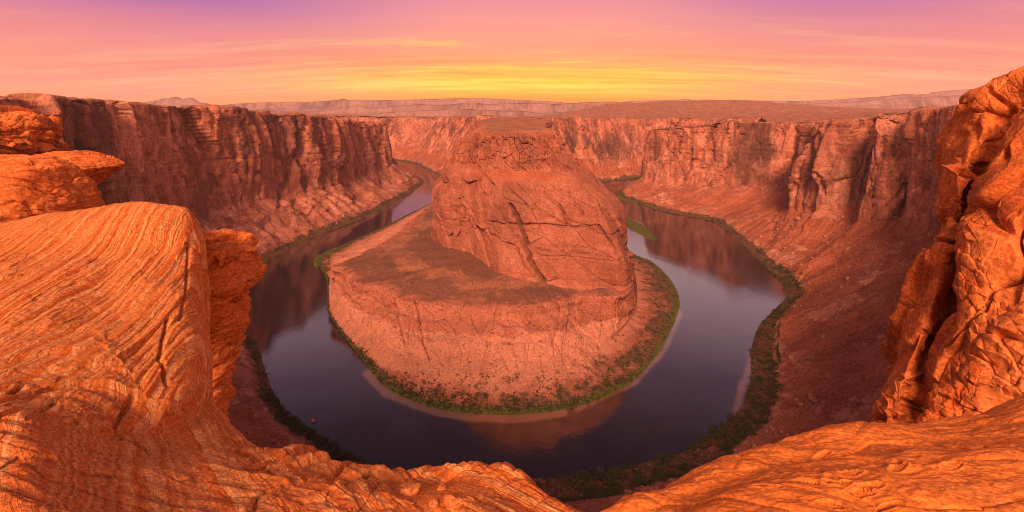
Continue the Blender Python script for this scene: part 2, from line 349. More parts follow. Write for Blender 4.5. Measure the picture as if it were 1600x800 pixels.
def wall(name, st, nu, nv, mat, seed=0, carves=(), setback=70, gully=1.0, sag=6, bank=10, banks=None, amp=1.0, damp=None, soil=None, gul=None):
    net = []
    for (wx, wy), f, r in st:
        w = np.array((wx, wy, -300.0)); f = np.array(f, float); r = np.array(r, float)
        o = r-w; o[2] = 0; o /= max(np.linalg.norm(o), 1)
        f[:2] = f[:2]*.5+r[:2]*.5 if r[2] > -30 or len(st) > 20 else f[:2]
        fo = f-w; fo[2] = 0; fo /= max(np.linalg.norm(fo), 1)
        bk_ = bank if banks is None else float(np.interp(len(net), *banks)); b = w+fo*bk_+(0, 0, 4)
        mid = (b+f)/2-(0, 0, sag)
        L_ = np.linalg.norm((f-w)[:2]); b2 = b+(f-b)*min(.3, 20/L_)-(0, 0, 2)
        net.append([w-fo*12-(0, 0, 8), w, b, b2, mid, f, f*.62+r*.38, f*.3+r*.7, r, r+o*setback*.35+(0, 0, 4), r+o*setback-(0, 0, 14)])
    G, tu, tv = loft(net, nu, nv, kv=.16)
    Nn = normals(G); ref = G[:, [1]]-G[:, [-1]]; ref = ref/np.linalg.norm(ref, axis=-1, keepdims=True); ref[..., 2] = .8
    Nn = orient(G, Nn, ref+0*Nn)
    z = zone(tv, G, KN, seed)
    am = amp if damp is None else amp*np.interp(tu, *damp)[:, None]
    z['soil'] = z['talus']*(1.0 if soil is None else np.interp(tu, *soil)[:, None])
    z['soil'] = z['soil']-.9*sst(fbm(G[..., 0]/45, G[..., 1]/45, G[..., 2]/28, 4, seed=seed+33), .12, .3)
    gy = gully if gul is None else np.interp(tu, *gul)[:, None]
    Dc, Dn = cliff_disp(G, run(G, np.argmin(abs(tv-7))), z, am, seed, gy)
    if carves: Dc = Dc-carve(G, carves)
    Nh = Nn*(1, 1, .15); Nh = Nh/np.maximum(np.linalg.norm(Nh, axis=-1, keepdims=True), .35)
    G = G+Nh*Dc[..., None]+Nn*Dn[..., None]
    o = mesh_grid(name, G, mat, attrs={k: v for k, v in z.items()})
    return o, G, z, tv, Nn

OUT = [((-1000, 2500), (-1040, 2440, -240), (-1080, 2370, -95)), ((-640, 2230), (-690, 2170, -230), (-740, 2090, -85)),
 ((-440, 1950), (-500, 1900, -225), (-545, 1830, -78)), ((-345, 1750), (-410, 1720, -215), (-470, 1690, -74)),
 ((-338, 1579), (-430, 1560, -225), (-490, 1540, -66)), ((-360, 1380), (-452, 1370, -225), (-512, 1360, -48)), ((-390, 1186), (-480, 1180, -225), (-540, 1175, -32)),
 ((-453, 990), (-545, 980, -212), (-610, 970, -12)), ((-461, 817), (-560, 800, -200), (-635, 790, -2)),
 ((-413, 684), (-545, 650, -190), (-625, 635, 4)), ((-360, 600), (-520, 530, -160), (-605, 500, 7)),
 ((-318, 557), (-470, 420, -165), (-560, 370, 5)), ((-243, 460), (-350, 330, -190), (-430, 240, 2)),
 ((-197, 418), (-260, 270, -190), (-260, 110, -20)), ((-105, 369), (-120, 190, -170), (-60, 35, -42)),
 ((0, 360), (0, 180, -168), (0, 24, -30)), ((69, 363), (55, 185, -178), (30, 27, -34)), ((113, 376), (130, 210, -190), (70, 32, -38)),
 ((156, 391), (220, 250, -195), (110, 42, -42)), ((223, 440), (330, 330, -195), (250, 200, -20)),
 ((255, 480), (430, 460, -195), (520, 430, -5)), ((298, 557), (500, 560, -190), (590, 550, 0)),
 ((342, 614), (560, 640, -185), (635, 630, -3)), ((425, 695), (590, 720, -195), (650, 710, -14)),
 ((443, 727), (630, 765, -190), (700, 752, -12)), ((457, 758), (580, 805, -210), (640, 792, -24)), ((462, 796), (640, 855, -195), (712, 850, -22)), ((470, 833), (585, 900, -215), (655, 900, -38)),
 ((490, 930), (590, 985, -225), (660, 1000, -53)), ((505, 1040), (690, 1080, -190), (780, 1090, -48)),
 ((511, 1154), (650, 1200, -215), (768, 1250, -52)), ((419, 1265), (560, 1290, -240), (650, 1340, -58)),
 ((359, 1428), (440, 1450, -250), (500, 1480, -78)), ((362, 1530), (425, 1530, -250), (462, 1530, -88)),
 ((437, 1653), (480, 1610, -240), (530, 1570, -85)), ((600, 1720), (640, 1670, -230), (680, 1600, -80)), ((900, 1850), (920, 1790, -230), (940, 1700, -80))]
CR_OUT = [([(262, 180), (258, 210), (246, 255)], 2.2, 5), ([(284, 182), (279, 215), (270, 255)], 2.0, 5), ([(476, 185), (470, 225), (455, 270), (436, 325)], 4, 12),
 ([(505, 190), (512, 230), (500, 280), (520, 320)], 3, 8), ([(1275, 215), (1262, 260), (1250, 300)], 2, 8), ([(1383, 215), (1375, 265), (1355, 300)], 3, 10),
 ([(170, 215), (195, 262), (205, 310)], 2, 7), ([(236, 235), (235, 262)], 1.5, 6), ([(90, 170), (88, 222)], 4, 10), ([(560, 205), (575, 250), (600, 285)], 2.5, 7),
 ([(1060, 215), (1052, 250), (1065, 285)], 2.5, 9), ([(245, 258), (330, 250), (400, 246), (500, 240), (590, 235)], 1.2, 3)]
_, GO, ZO, TVO, NO = wall('canyon_wall', OUT, 2300, 420, WALL, seed=0, carves=CR_OUT, damp=([12, 13, 18.5, 19.5], [1, .2, .2, 1]), soil=([11, 12.5, 28, 31], [.3, 1, 1, .6]), banks=([3, 6, 10, 11, 13, 15, 19, 26, 28, 32], [9, 15, 14, 8, 8, 20, 22, 24, 14, 10]), gul=([3, 4, 10, 12, 18, 20, 27, 30], [1, 1.9, 1.9, .8, .8, 1.7, 1.7, 1.5]))
tag(_, 'sheer red sandstone canyon wall sweeping around the outside of the river bend', kind='structure')

FL = [((-150, 1480), (-110, 1470, -240), (-60, 1450, -52)), ((-200, 1600), (-150, 1620, -240), (-90, 1640, -55)), ((-289, 1842), (-240, 1890, -235), (-160, 1960, -60)), ((-400, 2060), (-350, 2130, -235), (-265, 2220, -68)), ((-527, 2308), (-480, 2390, -235), (-415, 2480, -78)), ((-900, 2600), (-880, 2720, -235), (-850, 2850, -88)), ((-1300, 2700), (-1300, 2820, -235), (-1300, 2950, -90))]
_, *_x = wall('distant_canyon_wall', FL, 420, 150, WALL, seed=31, setback=120)
tag(_, 'hazy cliff beyond the bright upstream reach left of the central butte', kind='structure')
FR = [((150, 1450), (110, 1500, -240), (60, 1560, -50)), ((236, 1650), (190, 1720, -240), (90, 1760, -58)), ((344, 1721), (330, 1790, -240), (280, 1860, -62)), ((478, 1810), (480, 1870, -235), (470, 1960, -67)), ((670, 1875), (680, 1940, -235), (690, 2030, -68)), ((900, 1960), (910, 2040, -235), (930, 2120, -72)), ((1300, 2100), (1300, 2200, -230), (1300, 2300, -75))]
_, *_x = wall('distant_canyon_wall', FR, 420, 150, WALL, seed=47, setback=120)
tag(_, 'hazy cliff beyond the dark downstream reach right of the central butte', kind='structure')

# ------------------------------------------------------------------ inner terrace inside the bend
def A3(p): return np.array(p, float)
w2 = lambda px, py: PZ(px, py, -300)
C0 = (5.0, 810.0)
TER = [((-248, 1355, -300), (-215, 1330, -285), (-170, 1310, -246)), (w2(590, 358), (-275, 1050, -285), (-205, 1000, -246)), (w2(545, 378), (-300, 940, -285), (-200, 905, -246)),
 (w2(500, 402), (-318, 845, -286), (-227, 793, -246)), (w2(502, 420), (-305, 775, -292), (-258, 720, -246)), (w2(511, 440), PZ(517, 437, -297), PZ(520, 416, -247)),
 (w2(512, 485), PZ(517, 483, -297), PZ(545, 428, -246)), (w2(535, 522), PZ(541, 521, -296), PZ(560, 440, -246)), (w2(565, 560), PZ(575, 548, -293), PZ(590, 450, -246)),
 (w2(605, 607), PZ(618, 575, -290), PZ(630, 460, -246)), (w2(680, 638), PZ(690, 588, -288), PZ(700, 473, -246)), (w2(760, 648), PZ(760, 591, -287), PZ(780, 478, -246)),
 (w2(850, 645), PZ(850, 585, -287), PZ(860, 472, -246)), (w2(930, 627), PZ(915, 560, -288), PZ(920, 464, -246)), (w2(990, 595), PZ(958, 530, -289), PZ(960, 459, -246)),
 (w2(1030, 550), PZ(982, 500, -290), PZ(985, 455, -246)), (w2(1055, 500), PZ(988, 475, -290), (172, 645, -246)), (w2(1062, 470), PZ(988, 455, -290), (182, 700, -246)),
 (w2(1050, 440), PZ(985, 440, -290), (188, 750, -246)), (w2(1020, 410), PZ(982, 422, -290), (195, 800, -246)), (w2(985, 393), (222, 870, -290), (200, 860, -246)),
 ((251, 1066, -300), (215, 1050, -290), (190, 1040, -246)), ((260, 1257, -300), (225, 1250, -285), (195, 1250, -246)), ((265, 1429, -300), (225, 1440, -285), (195, 1440, -246))]
net = []
for w, f, l in TER:
    w, f, l = A3(w), A3(f), A3(l); c = np.array((15.0, min(max(l[1]+60, 740), 1380), -238)); o = f-w; o[2] = 0; L = max(np.linalg.norm(o), 1); o /= L
    l = l-np.append(o[:2]*9*math.sin(len(net)*2.3), 3*math.cos(len(net)*1.9))*(6 < len(net) < 16)
    e = min(8, .3*L)
    pt = lambda h, v: np.append((f*(1-h)+l*h)[:2], f[2]*(1-v)+l[2]*v)
    net.append([w-o*10-(0, 0, 7), w, w+o*e+(0, 0, 1.2), w*.45+f*.55+(0, 0, .6), f, pt(.27, .16), pt(.56, .42), pt(.66, .50), pt(.90, .84), l, l*.75+c*.25+(0, 0, 2), c])
G, tu, tv = loft(net, 1300, 420, kv=.2)
Nn = normals(G); Nn = orient(G, Nn, np.array((0, -.3, 1.0))+0*G)
KT = dict(cliff=[0, 0, 0, 0, .4, .8, 1, 1, 1, .5, .05, 0], talus=[0, 0, .0, .3, .3, .1, 0, .1, 0, .25, .15, .3], top=[0, 0, 0, 0, 0, 0, 0, 0, 0, .35, .9, .5], veg=[0, .5, .66, .40, .24, 0, 0, 0, 0, 0, 0, 0], green=[0, .9, .5, 0, 0, 0, 0, 0, 0, 0, 0, 0])
ZT = zone(tv, G, KT, 60, j=.25)
X, Y, Z = G[..., 0], G[..., 1], G[..., 2]
s = run(G, np.argmin(abs(tv-7)))[:, None]+0*X
wob = fbm(X/30, Y/30, Z/30, 3, seed=61)
f1, ed, idv, tx, ty = worley((s+6*wob)/34, Z/300, 71)
D = ZT['cliff']*(idv*1.6-.9*np.exp(-(ed/.045)**2)+fbm(X/38, Y/38, Z/26, 4, seed=62)*8+facet((s+6*wob)/17, (Z+.4*s+6*wob)/16, 73, .9, 2.2, 1.0, .05)+vn(Z/5+.9*wob, 0*Z, s/200)*3.0+fbm(X/7, Y/7, Z/4, 4, seed=63)*1.0)
f1, ed, idv, tx, ty = worley(X/4.2, Y/4.2, 17)
D = D+ZT['talus']*(fbm(X/9, Y/9, Z/9, 4, seed=64)*1.6)+ZT['top']*(fbm(X/20, Y/20, Z/20, 4, seed=65)*.9)+np.where(idv > .5, np.maximum(0, .45-f1)*3, 0)*(ZT['talus']+.3*ZT['cliff'])
D = D-carve(G, [([(650, 470), (660, 530), (672, 562)], 1.5, 5), ([(617, 465), (628, 520), (634, 545)], 1.3, 4.5), ([(773, 540), (797, 580)], 1.5, 2), ([(800, 495), (830, 520)], 1.5, 1.5), ([(870, 470), (905, 510), (935, 538)], 1.6, 2.5), ([(560, 440), (545, 470), (540, 500)], 2, 2)])
ZT['soil'] = ZT['talus']; ZT['pale'] = np.interp(tv[None, :]+.25*fbm(X/30, Y/30, Z/8, 3, seed=67), np.arange(12), [0, 0, 0, .3, .7, .9, .75, .15, 0, .1, 0, 0]); ZT['crust'] = np.interp(tv[None, :]+.15*fbm(X/25, Y/25, 0*X, 3, seed=66), np.arange(12), [0, 0, 0, .12, .05, 0, .12, .2, 0, .35, .8, .6])*(1-np.exp(-((np.hypot(X-C0[0], Y-C0[1])-205)/22)**2)*.8)
ter_o = mesh_grid('river_terrace', G+Nn*D[..., None], BUTTE, attrs=ZT)
tag(ter_o, 'low slickrock terrace with a brown soil top inside the river bend', kind='structure')
GT, TVT = G+Nn*D[..., None], tv

# ------------------------------------------------------------------ the butte
C = (5.0, 810.0)
ANG = np.array([-180, -150, -128, -98, -80, -64, -55, -30, 0, 45, 80, 90, 100, 135.0])
LV = [(-268, 0, 8), (-243, 0, 0), (-205, .35, 0), (-164, 1, 0), (-140, 1.45, 0), (-122, 2, 0), (-111, 3, 0), (-99, 4, 0), (-74, 5, 0), (-60, 5.6, 0), (-50, 6, 0), (-43, 7, 0), (-41, 8, 0)]
RAD = [[148, 124, 112, 172, 211, 239, 262, 208, 180, 200, 720, 900, 700, 200],
 [150, 132, 120, 158, 184, 209, 232, 194, 160, 185, 700, 890, 680, 185],
 [133, 122, 113, 136, 152, 168, 184, 158, 126, 165, 680, 880, 660, 165],
 [128, 116, 109, 128, 142, 156, 170, 146, 115, 150, 660, 870, 640, 150],
 [122, 108, 102, 117, 129, 140, 150, 130, 105, 138, 650, 860, 630, 138],
 [107, 98, 92, 103, 110, 114, 116, 100, 84, 110, 630, 850, 610, 122],
 [79, 80, 82, 93, 97, 96, 93, 82, 67, 90, 610, 840, 600, 105],
 [60, 60, 62, 70, 74, 74, 74, 66, 60, 80, 480, 700, 470, 80], [2]*14]
RAD = np.array(RAD, float)
net = np.zeros((14, len(LV), 3))
for k, (zl, lv, ex) in enumerate(LV):
    i = int(min(lv, 7)); fr = lv-i; r = RAD[i]*(1-fr)+RAD[i+1]*fr+ex
    net[:, k, 0] = C[0]+r*np.cos(np.radians(ANG)); net[:, k, 1] = C[1]+r*np.sin(np.radians(ANG)); net[:, k, 2] = zl
G, tu, tv = loft(net, 1700, 680, kv=.3, closed=True)
Nn = normals(G, True); ref = G-np.array((C[0], C[1], -200.0)); ref /= np.linalg.norm(ref, axis=-1, keepdims=True)+1e-6
Nn = orient(G, Nn, ref)
KB = dict(cliff=[.3, .6, 1, 1, 1, .9, .3, .75, 1, 1, .9, .3, .2], talus=[.2, .2, 0, 0, 0, .05, .75, .35, 0, 0, .0, 0, 0], top=[0, 0, 0, 0, 0, 0, 0, 0, 0, .0, .25, .7, .8], veg=[0]*13, green=[0]*13)
ZB = zone(tv, G, KB, 80, j=.3)
X, Y, Z = G[..., 0], G[..., 1], G[..., 2]
ang = np.arctan2(Y-C[1], X-C[0]); s = ang*150
front = np.exp(-((X-8)/85)**2)             # the debris apron on the bench faces the viewer
ZB['talus'] = ZB['talus']*np.clip(front*1.3, .15, 1)
wob = fbm(X/40, Y/40, Z/40, 3, seed=81)
upper = sst(tv, 6.3, 7.2)[None, :]*(1-sst(tv, 10.5, 11.5))[None, :]
lower = 1-sst(tv, 5, 6)[None, :]
# upper cliffs: broken blocks; lower dome: smooth slickrock parted by slanting joints and bedding breaks
up = facet((s+.55*Z+5*wob)/16, (Z-.2*s)/24, 31, 3.4, 8, 4.8, .06)
up = up+facet((s+.5*Z+5*wob)/6, (Z+3*wob)/7, 37, 1.3, 2.8, 1.7, .09)
lo = facet((s+.75*Z+10*wob)/30, (Z+8*wob-.2*s)/70, 41, 2.2, 5.5, 2.8, .03)+facet((s+.6*Z+6*wob)/11, (Z+5*wob)/17, 43, .4, 1.1, .35, .06)*sst(fbm(X/50, Y/50, Z/50, 2, seed=88), -.2, .3)+fbm(X/42, Y/42, Z/30, 3, seed=82)*6
lo = lo+vn(Z/19+.9*wob, 0*Z, 0*Z)*2.6
lay = vn(Z/3.4+.8*wob, 0*Z, 0*Z)*.4+fbm(X/6, Y/6, Z/4, 4, seed=83)*.8+fbm(X/60, Y/60, Z/60, 3, seed=84)*7
D = ZB['cliff']*(up*upper+lo*lower+lay)+ZB['talus']*(fbm(X/6, Y/6, Z/6, 4, seed=85)*2.0)+ZB['top']*(fbm(X/22, Y/22, Z/22, 4, seed=86)*3+vn(Z/2.0, 0*Z, 0*Z)*1)
f1, ed, idv, tx, ty = worley(X/3.6, (Y+Z)/3.6, 19)
D = D+np.where(idv > .3, np.maximum(0, .45-f1)*4, 0)*ZB['talus']
D = D-carve(G, [([(797, 322), (808, 345), (815, 375), (830, 408), (848, 440)], 2.8, 34), ([(715, 312), (724, 335), (730, 352)], 2.0, 7), ([(722, 310), (738, 335)], 2, 5), ([(742, 230), (748, 262), (768, 290)], 1.8, 8), ([(752, 228), (760, 250), (757, 275)], 1.7, 7),
    ([(850, 300), (878, 325), (888, 352)], 1.5, 6), ([(890, 300), (910, 335)], 1.4, 5), ([(935, 352), (960, 385), (975, 415)], 1.6, 8), ([(765, 347), (800, 352), (850, 350), (895, 354), (930, 352)], 1.5, 5), ([(930, 352), (935, 320), (925, 300)], 1.5, 2), ([(812, 402), (880, 400), (960, 408)], 1.1, 1.2)])
ZB['soil'] = ZB['talus']
tag(mesh_grid('butte', G+(Nn*(1, 1, .4))*D[..., None], BUTTE, closed=True, attrs=ZB), 'rounded red sandstone butte standing inside the river bend', kind='structure')

# ------------------------------------------------------------------ plateau around the canyon
rim = []
for (w, f, r) in OUT:
    o = np.array(r[:2], float)-np.array(w, float); o /= np.linalg.norm(o); rim.append(np.array(r[:2])+o*45)
poly = rim+[np.array(FR[k][2][:2])+(0, 60) for k in range(len(FR)-1, -1, -1)]+[np.array(FL[k][2][:2])+np.array((50, 40)) for k in range(len(FL))]
poly = np.array(poly)
def inside(px, py, pg):
    c = np.zeros(px.shape, bool); n = len(pg)
    for i in range(n):
        (x1, y1), (x2, y2) = pg[i], pg[(i+1) % n]
        if y1 == y2: continue
        m = ((y1 > py) != (y2 > py)) & (px < (x2-x1)*(py-y1)/(y2-y1)+x1)
        c ^= m
    return c
ctrl = [(r[0], r[1], r[2], 1.0) for _, _, r in OUT if not (r[1] < 230)]+[(r[0], r[1], r[2], 1.0) for _, _, r in FL+FR]
ctrl += [(0, -60, -2, 2), (-60, -40, -2, 1), (60, -40, -2, 1), (250, 60, 12, 2), (-250, 60, 2, 2), (-1500, 600, 22, 4), (-1400, 1300, 12, 4), (-1500, 2000, -22, 6), (-1200, 2800, -75, 6), (1500, 800, 12, 4), (1500, 1500, -30, 4),
 (0, 3000, -105, 10), (-2000, 4000, -150, 20), (-600, 5000, -190, 20), (3000, 4500, -70, 20), (5000, 5000, -60, 30), (0, 9000, -150, 40), (-8000, 9000, -150, 40), (8000, 9000, -100, 40), (0, 20000, -180, 80), (-15000, 18000, -180, 80), (15000, 18000, -120, 80)]
th = np.radians(np.concatenate([np.linspace(-178, -62, 90)[:-1], np.linspace(-62, 62, 1100), np.linspace(62, 178, 90)[1:]]))
rr = np.geomspace(40, 11300, 620)
R_, T_ = np.meshgrid(rr, th); X, Y = R_*np.sin(T_), R_*np.cos(T_)
num = np.zeros(X.shape); den = num.copy()
for cx, cy, cz, wt in ctrl:
    w_ = wt/(((X-cx)**2+(Y-cy)**2)**1.35+50); num += w_*cz; den += w_
Zp = num/den
Zp += 115*np.exp(-((X-1500)/1000)**4-((Y-4300)/900)**2)+30*np.exp(-((X-2700)/900)**2-((Y-3600)/700)**2)
far = sst(R_, 900, 4000)
Zp += fbm(X/900, Y/900, 0*X, 5, seed=91)*18*far*(1-.6*sst(R_, 5000, 14000))+fbm(X/120, Y/120, 0*X, 5, seed=92, ridge=True)*(3.5+10*far)*sst(R_, 60, 300)
Zp += fbm(X/14, Y/14, 0*X, 3, seed=93)*1.0*sst(R_, 100, 400)
t_ = Zp/7.0+fbm(X/300, Y/300, 0*X, 2, seed=94)
Zp = np.where(R_ > 300, (np.floor(t_)+sst(t_-np.floor(t_), .25, .75)-fbm(X/300, Y/300, 0*X, 2, seed=94))*7.0*.6+Zp*.4, Zp)
cxm = (X[:-1, :-1]+X[1:, 1:])/2; cym = (Y[:-1, :-1]+Y[1:, 1:])/2
PG = np.stack([X, Y, Zp], -1)
one = np.ones(X.shape)
tag(mesh_grid('plateau', PG, WALL, mask=~inside(cxm, cym, poly), attrs=dict(cliff=one*0, talus=one*0, top=one*.9, veg=one*0, green=one*0), flip=True), 'flat red desert plateau stretching to the horizon behind the canyon', kind='structure')

# distant skyline: solid ridges with a crest traced at their true distance
def ridge(name, label, pts, Yc, base, thick, n=700, rough=1.0, seed=0, mat=None, steps=0):
    pts = np.array(pts, float); px = np.linspace(pts[0, 0], pts[-1, 0], n)
    py = np.interp(px, pts[:, 0], pts[:, 1])
    zc = (HY-py)/F*Yc; xc = (px-CX)/F*Yc
    zc = zc+rough*(fbm(xc/(Yc*.012), 0*xc, 0*xc, 5, seed=seed)*Yc*.0011)
    v = np.linspace(0, 1, 40); prof = np.interp(v, [0, .18, .42, .5, .62, 1], [0, .25, .55, .97, 1, 0]); off = np.interp(v, [0, .18, .42, .5, .62, 1], [-1, -.65, -.25, -.12, .12, 1])
    G = np.zeros((n, 40, 3)); G[..., 0] = xc[:, None]
    G[..., 1] = Yc+off[None, :]*thick; G[..., 2] = base+(zc-base)[:, None]*prof[None, :]
    g = fbm(xc[:, None]/(thick*.35)+0*G[..., 0], G[..., 1]/(thick*1.2), 0*G[..., 0], 4, seed=seed+1, ridge=True)
    G[..., 1] += g*thick*.25*np.sin(np.pi*v)[None, :]*(v < .6)
    return tag(mesh_grid(name, G, mat or FARM), label, kind='structure')
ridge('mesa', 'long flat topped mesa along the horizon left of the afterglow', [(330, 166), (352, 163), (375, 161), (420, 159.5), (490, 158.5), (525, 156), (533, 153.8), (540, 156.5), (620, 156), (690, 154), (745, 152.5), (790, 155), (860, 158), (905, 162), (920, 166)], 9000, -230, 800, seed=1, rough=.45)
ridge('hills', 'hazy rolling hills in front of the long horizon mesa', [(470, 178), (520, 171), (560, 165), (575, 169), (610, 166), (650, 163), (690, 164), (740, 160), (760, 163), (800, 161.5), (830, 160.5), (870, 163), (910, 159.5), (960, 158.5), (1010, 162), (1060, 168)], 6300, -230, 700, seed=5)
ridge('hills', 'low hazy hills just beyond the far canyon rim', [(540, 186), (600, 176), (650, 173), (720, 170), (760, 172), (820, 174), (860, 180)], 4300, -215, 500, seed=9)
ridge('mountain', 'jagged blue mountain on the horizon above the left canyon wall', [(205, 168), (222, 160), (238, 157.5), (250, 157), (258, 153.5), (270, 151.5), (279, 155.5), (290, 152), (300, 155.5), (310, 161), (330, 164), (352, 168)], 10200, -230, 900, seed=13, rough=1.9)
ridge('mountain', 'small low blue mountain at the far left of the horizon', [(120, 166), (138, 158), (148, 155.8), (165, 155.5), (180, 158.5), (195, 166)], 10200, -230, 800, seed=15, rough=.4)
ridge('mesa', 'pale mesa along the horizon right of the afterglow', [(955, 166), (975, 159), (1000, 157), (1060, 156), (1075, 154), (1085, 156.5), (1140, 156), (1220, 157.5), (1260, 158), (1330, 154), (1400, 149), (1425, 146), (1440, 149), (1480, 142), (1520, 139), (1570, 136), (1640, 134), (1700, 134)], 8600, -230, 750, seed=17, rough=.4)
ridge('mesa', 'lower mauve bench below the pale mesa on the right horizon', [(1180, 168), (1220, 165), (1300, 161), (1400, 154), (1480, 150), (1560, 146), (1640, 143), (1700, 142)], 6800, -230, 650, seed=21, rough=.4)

# ------------------------------------------------------------------ river
xs = np.concatenate([np.linspace(-1500, -460, 30)[:-1], np.linspace(-460, 520, 420), np.linspace(520, 1500, 30)[1:]])
ys = np.concatenate([np.linspace(250, 345, 6)[:-1], np.linspace(345, 1000, 420), np.linspace(1000, 3000, 120)[1:]])
Xw, Yw = np.meshgrid(xs, ys, indexing='ij')
# pale sandy shoals under shallow water along the inside of the bend
sh = np.zeros(Xw.shape); q = np.stack([Xw, Yw, 0*Xw-300], -1); ux, uy = proj(q)
for pts, w_, k_ in (([(575, 585), (600, 612), (650, 634), (710, 648), (800, 655), (880, 645)], 9, 1.0), ([(1160, 600), (1150, 640), (1180, 545)], 9, .8), ([(520, 540), (540, 580), (590, 620), (640, 650)], 12, .25), ([(900, 640), (990, 600), (1040, 545), (1062, 490)], 7, .7), ([(390, 500), (388, 540)], 9, .4)):
    for (ax, ay), (bx, by) in zip(pts[:-1], pts[1:]):
        vx, vy = bx-ax, by-ay; t = np.clip(((ux-ax)*vx+(uy-ay)*vy)/(vx*vx+vy*vy), 0, 1)
        sh = np.maximum(sh, k_*np.exp(-(np.hypot(ux-ax-t*vx, uy-ay-t*vy)/w_)**2))
WM = bpy.data.materials.new('river_water'); WM.use_nodes = True; nt = WM.node_tree; nt.nodes.clear()
P = N(nt, 'ShaderNodeNewGeometry').outputs['Position']
a = N(nt, 'ShaderNodeAttribute', attribute_name='shoal').outputs['Fac']
nn = NOISE(nt, P, .035, 6, .7, .5)
a = RNGE(nt, M(nt, 'ADD', a, M(nt, 'MULTIPLY', M(nt, 'SUBTRACT', nn, .5), .9)), .25, .85)
wc = MIX(nt, RNGE(nt, NOISE(nt, P, .012, 5, .65), .35, .7), (.010, .007, .013, 1), (.020, .014, .018, 1))
wc = MIX(nt, a, wc, (.17, .08, .052, 1))
pv = VM(nt, 'MULTIPLY', P, (1, .8, 1)).outputs[0]
hh = M(nt, 'ADD', NOISE(nt, pv, .22, 4, .6), M(nt, 'MULTIPLY', NOISE(nt, pv, .03, 3, .5), 2.0))
b = N(nt, 'ShaderNodeBump', {'Strength': .13, 'Distance': .5, 'Height': hh})
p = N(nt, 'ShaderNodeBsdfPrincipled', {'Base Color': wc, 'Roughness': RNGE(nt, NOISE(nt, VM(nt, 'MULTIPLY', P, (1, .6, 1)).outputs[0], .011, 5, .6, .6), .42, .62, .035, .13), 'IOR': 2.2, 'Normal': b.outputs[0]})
nt.links.new(p.outputs[0], N(nt, 'ShaderNodeOutputMaterial').inputs[0])
tag(mesh_grid('river', q, WM, attrs=dict(shoal=sh), flip=False), 'dark still river looping around the butte', kind='structure')

# green island bar in the right hand channel
def bar(name, label, pts, z, half, mat, n=160, m=24):
    pts = np.array([PZ(a, b, -300) for a, b in pts]); t = np.linspace(0, len(pts)-1, n); c = crom(pts, t)
    tg = np.gradient(c, axis=0); nrm = np.stack([-tg[:, 1], tg[:, 0]], -1); nrm /= np.linalg.norm(nrm, axis=-1, keepdims=True)
    v = np.linspace(-1, 1, m); e = np.sin(np.pi*np.linspace(0, 1, n))**.55
    G = np.zeros((n, m, 3)); wv = half*(e*(1+.35*fbm(t*2, 0*t, 0*t, 3)))[:, None]*v[None, :]
    G[..., :2] = c[:, None, :2]+nrm[:, None, :]*wv[..., None]
    G[..., 2] = -300.6+(z+.6)*(1-v**4)[None, :]*np.minimum(1, e*2)[:, None]+fbm(G[..., 0]/5, G[..., 1]/5, 0*G[..., 0], 3)*.5
    one = np.ones((n, m)); return G, tag(mesh_grid(name, G, mat, attrs=dict(cliff=one*0, talus=one*0, top=one*0, veg=one*.7, green=one*.75)), label, kind='structure')
G_ISL, _ = bar('island', 'grassy green island in the bright channel right of the butte', [(930, 328), (958, 338), (988, 352), (1024, 376)], 1.8, 25, BUTTE)
G_BAR, _ = bar('river_bar', 'green grass bar at the water edge on the left of the terrace', [(497, 418), (500, 404), (520, 393), (548, 380)], 2.2, 14, BUTTE)
G_PT, _ = bar('river_bar', 'dark scrub covered point in the far downstream bend', [(940, 297), (955, 306), (972, 309), (1000, 318)], 1.8, 26, BUTTE)

# ------------------------------------------------------------------ near rock
def near_disp(G, bed, freq, a_bed=.05, a_big=.3, a_fine=.03, size=1.0, seed=0, warp=.5, a_block=0.0, a_saw=0.0, saw=1.3, bed2=None):
    X, Y, Z = G[..., 0]/size, G[..., 1]/size, G[..., 2]/size
    w = fbm(X*.7, Y*.7, Z*.7, 3, seed=seed)
    t = (X*bed[0]+Y*bed[1]+Z*bed[2])+warp*w
    if bed2 is not None:
        t2 = (X*bed2[0]+Y*bed2[1]+Z*bed2[2])+warp*w; m2 = fbm(X*.22, Y*.22, Z*.3, 3, seed=seed+31); t = np.where(m2 > .06, t2+3.3, t)
    beds = vn(t*freq, 0*t, 0*t+seed)+.6*vn(t*freq*2.7, 0*t, 0*t+seed+3)+.35*vn(t*freq*6.1, 0*t, 0*t+seed+5)
    patch = .35+.65*sst(fbm(X*.5, Y*.5, Z*.5, 2, seed=seed+6), -.3, .35)
    D = a_bed*beds*patch+a_big*fbm(X*.35, Y*.35, Z*.35, 3, seed=seed+1)+a_fine*fbm(X*4, Y*4, Z*4, 4, seed=seed+2)
    if a_saw:
        q = t*saw+.12*fbm(X*.9, Y*.9, Z*.9, 3, seed=seed+8); fr = q-np.floor(q); h_ = vn(np.floor(q)*3.7, 0*q, 0*q)*.5+.75
        D = D+a_saw*h_*(np.where(fr < .9, fr/.9, (1-fr)/.1)-.5)*patch
        q = t*saw*3.3+.35*fbm(X*1.9, Y*1.9, Z*1.9, 3, seed=seed+9); fr = q-np.floor(q); h_ = vn(np.floor(q)*3.7, 0*q, 0*q)*.5+.6
        D = D+.4*a_saw*h_*(np.where(fr < .88, fr/.88, (1-fr)/.12)-.5)
    if a_block:
        D = D+a_block*(facet(t*1.1, (X-Y)*.6+w*.6, 3+int(seed), .6, 1.5, .6, .06)+facet(t*2.9, (X-Y)*1.3+w, 13+int(seed), .25, .6, .3, .08))
    return D*size
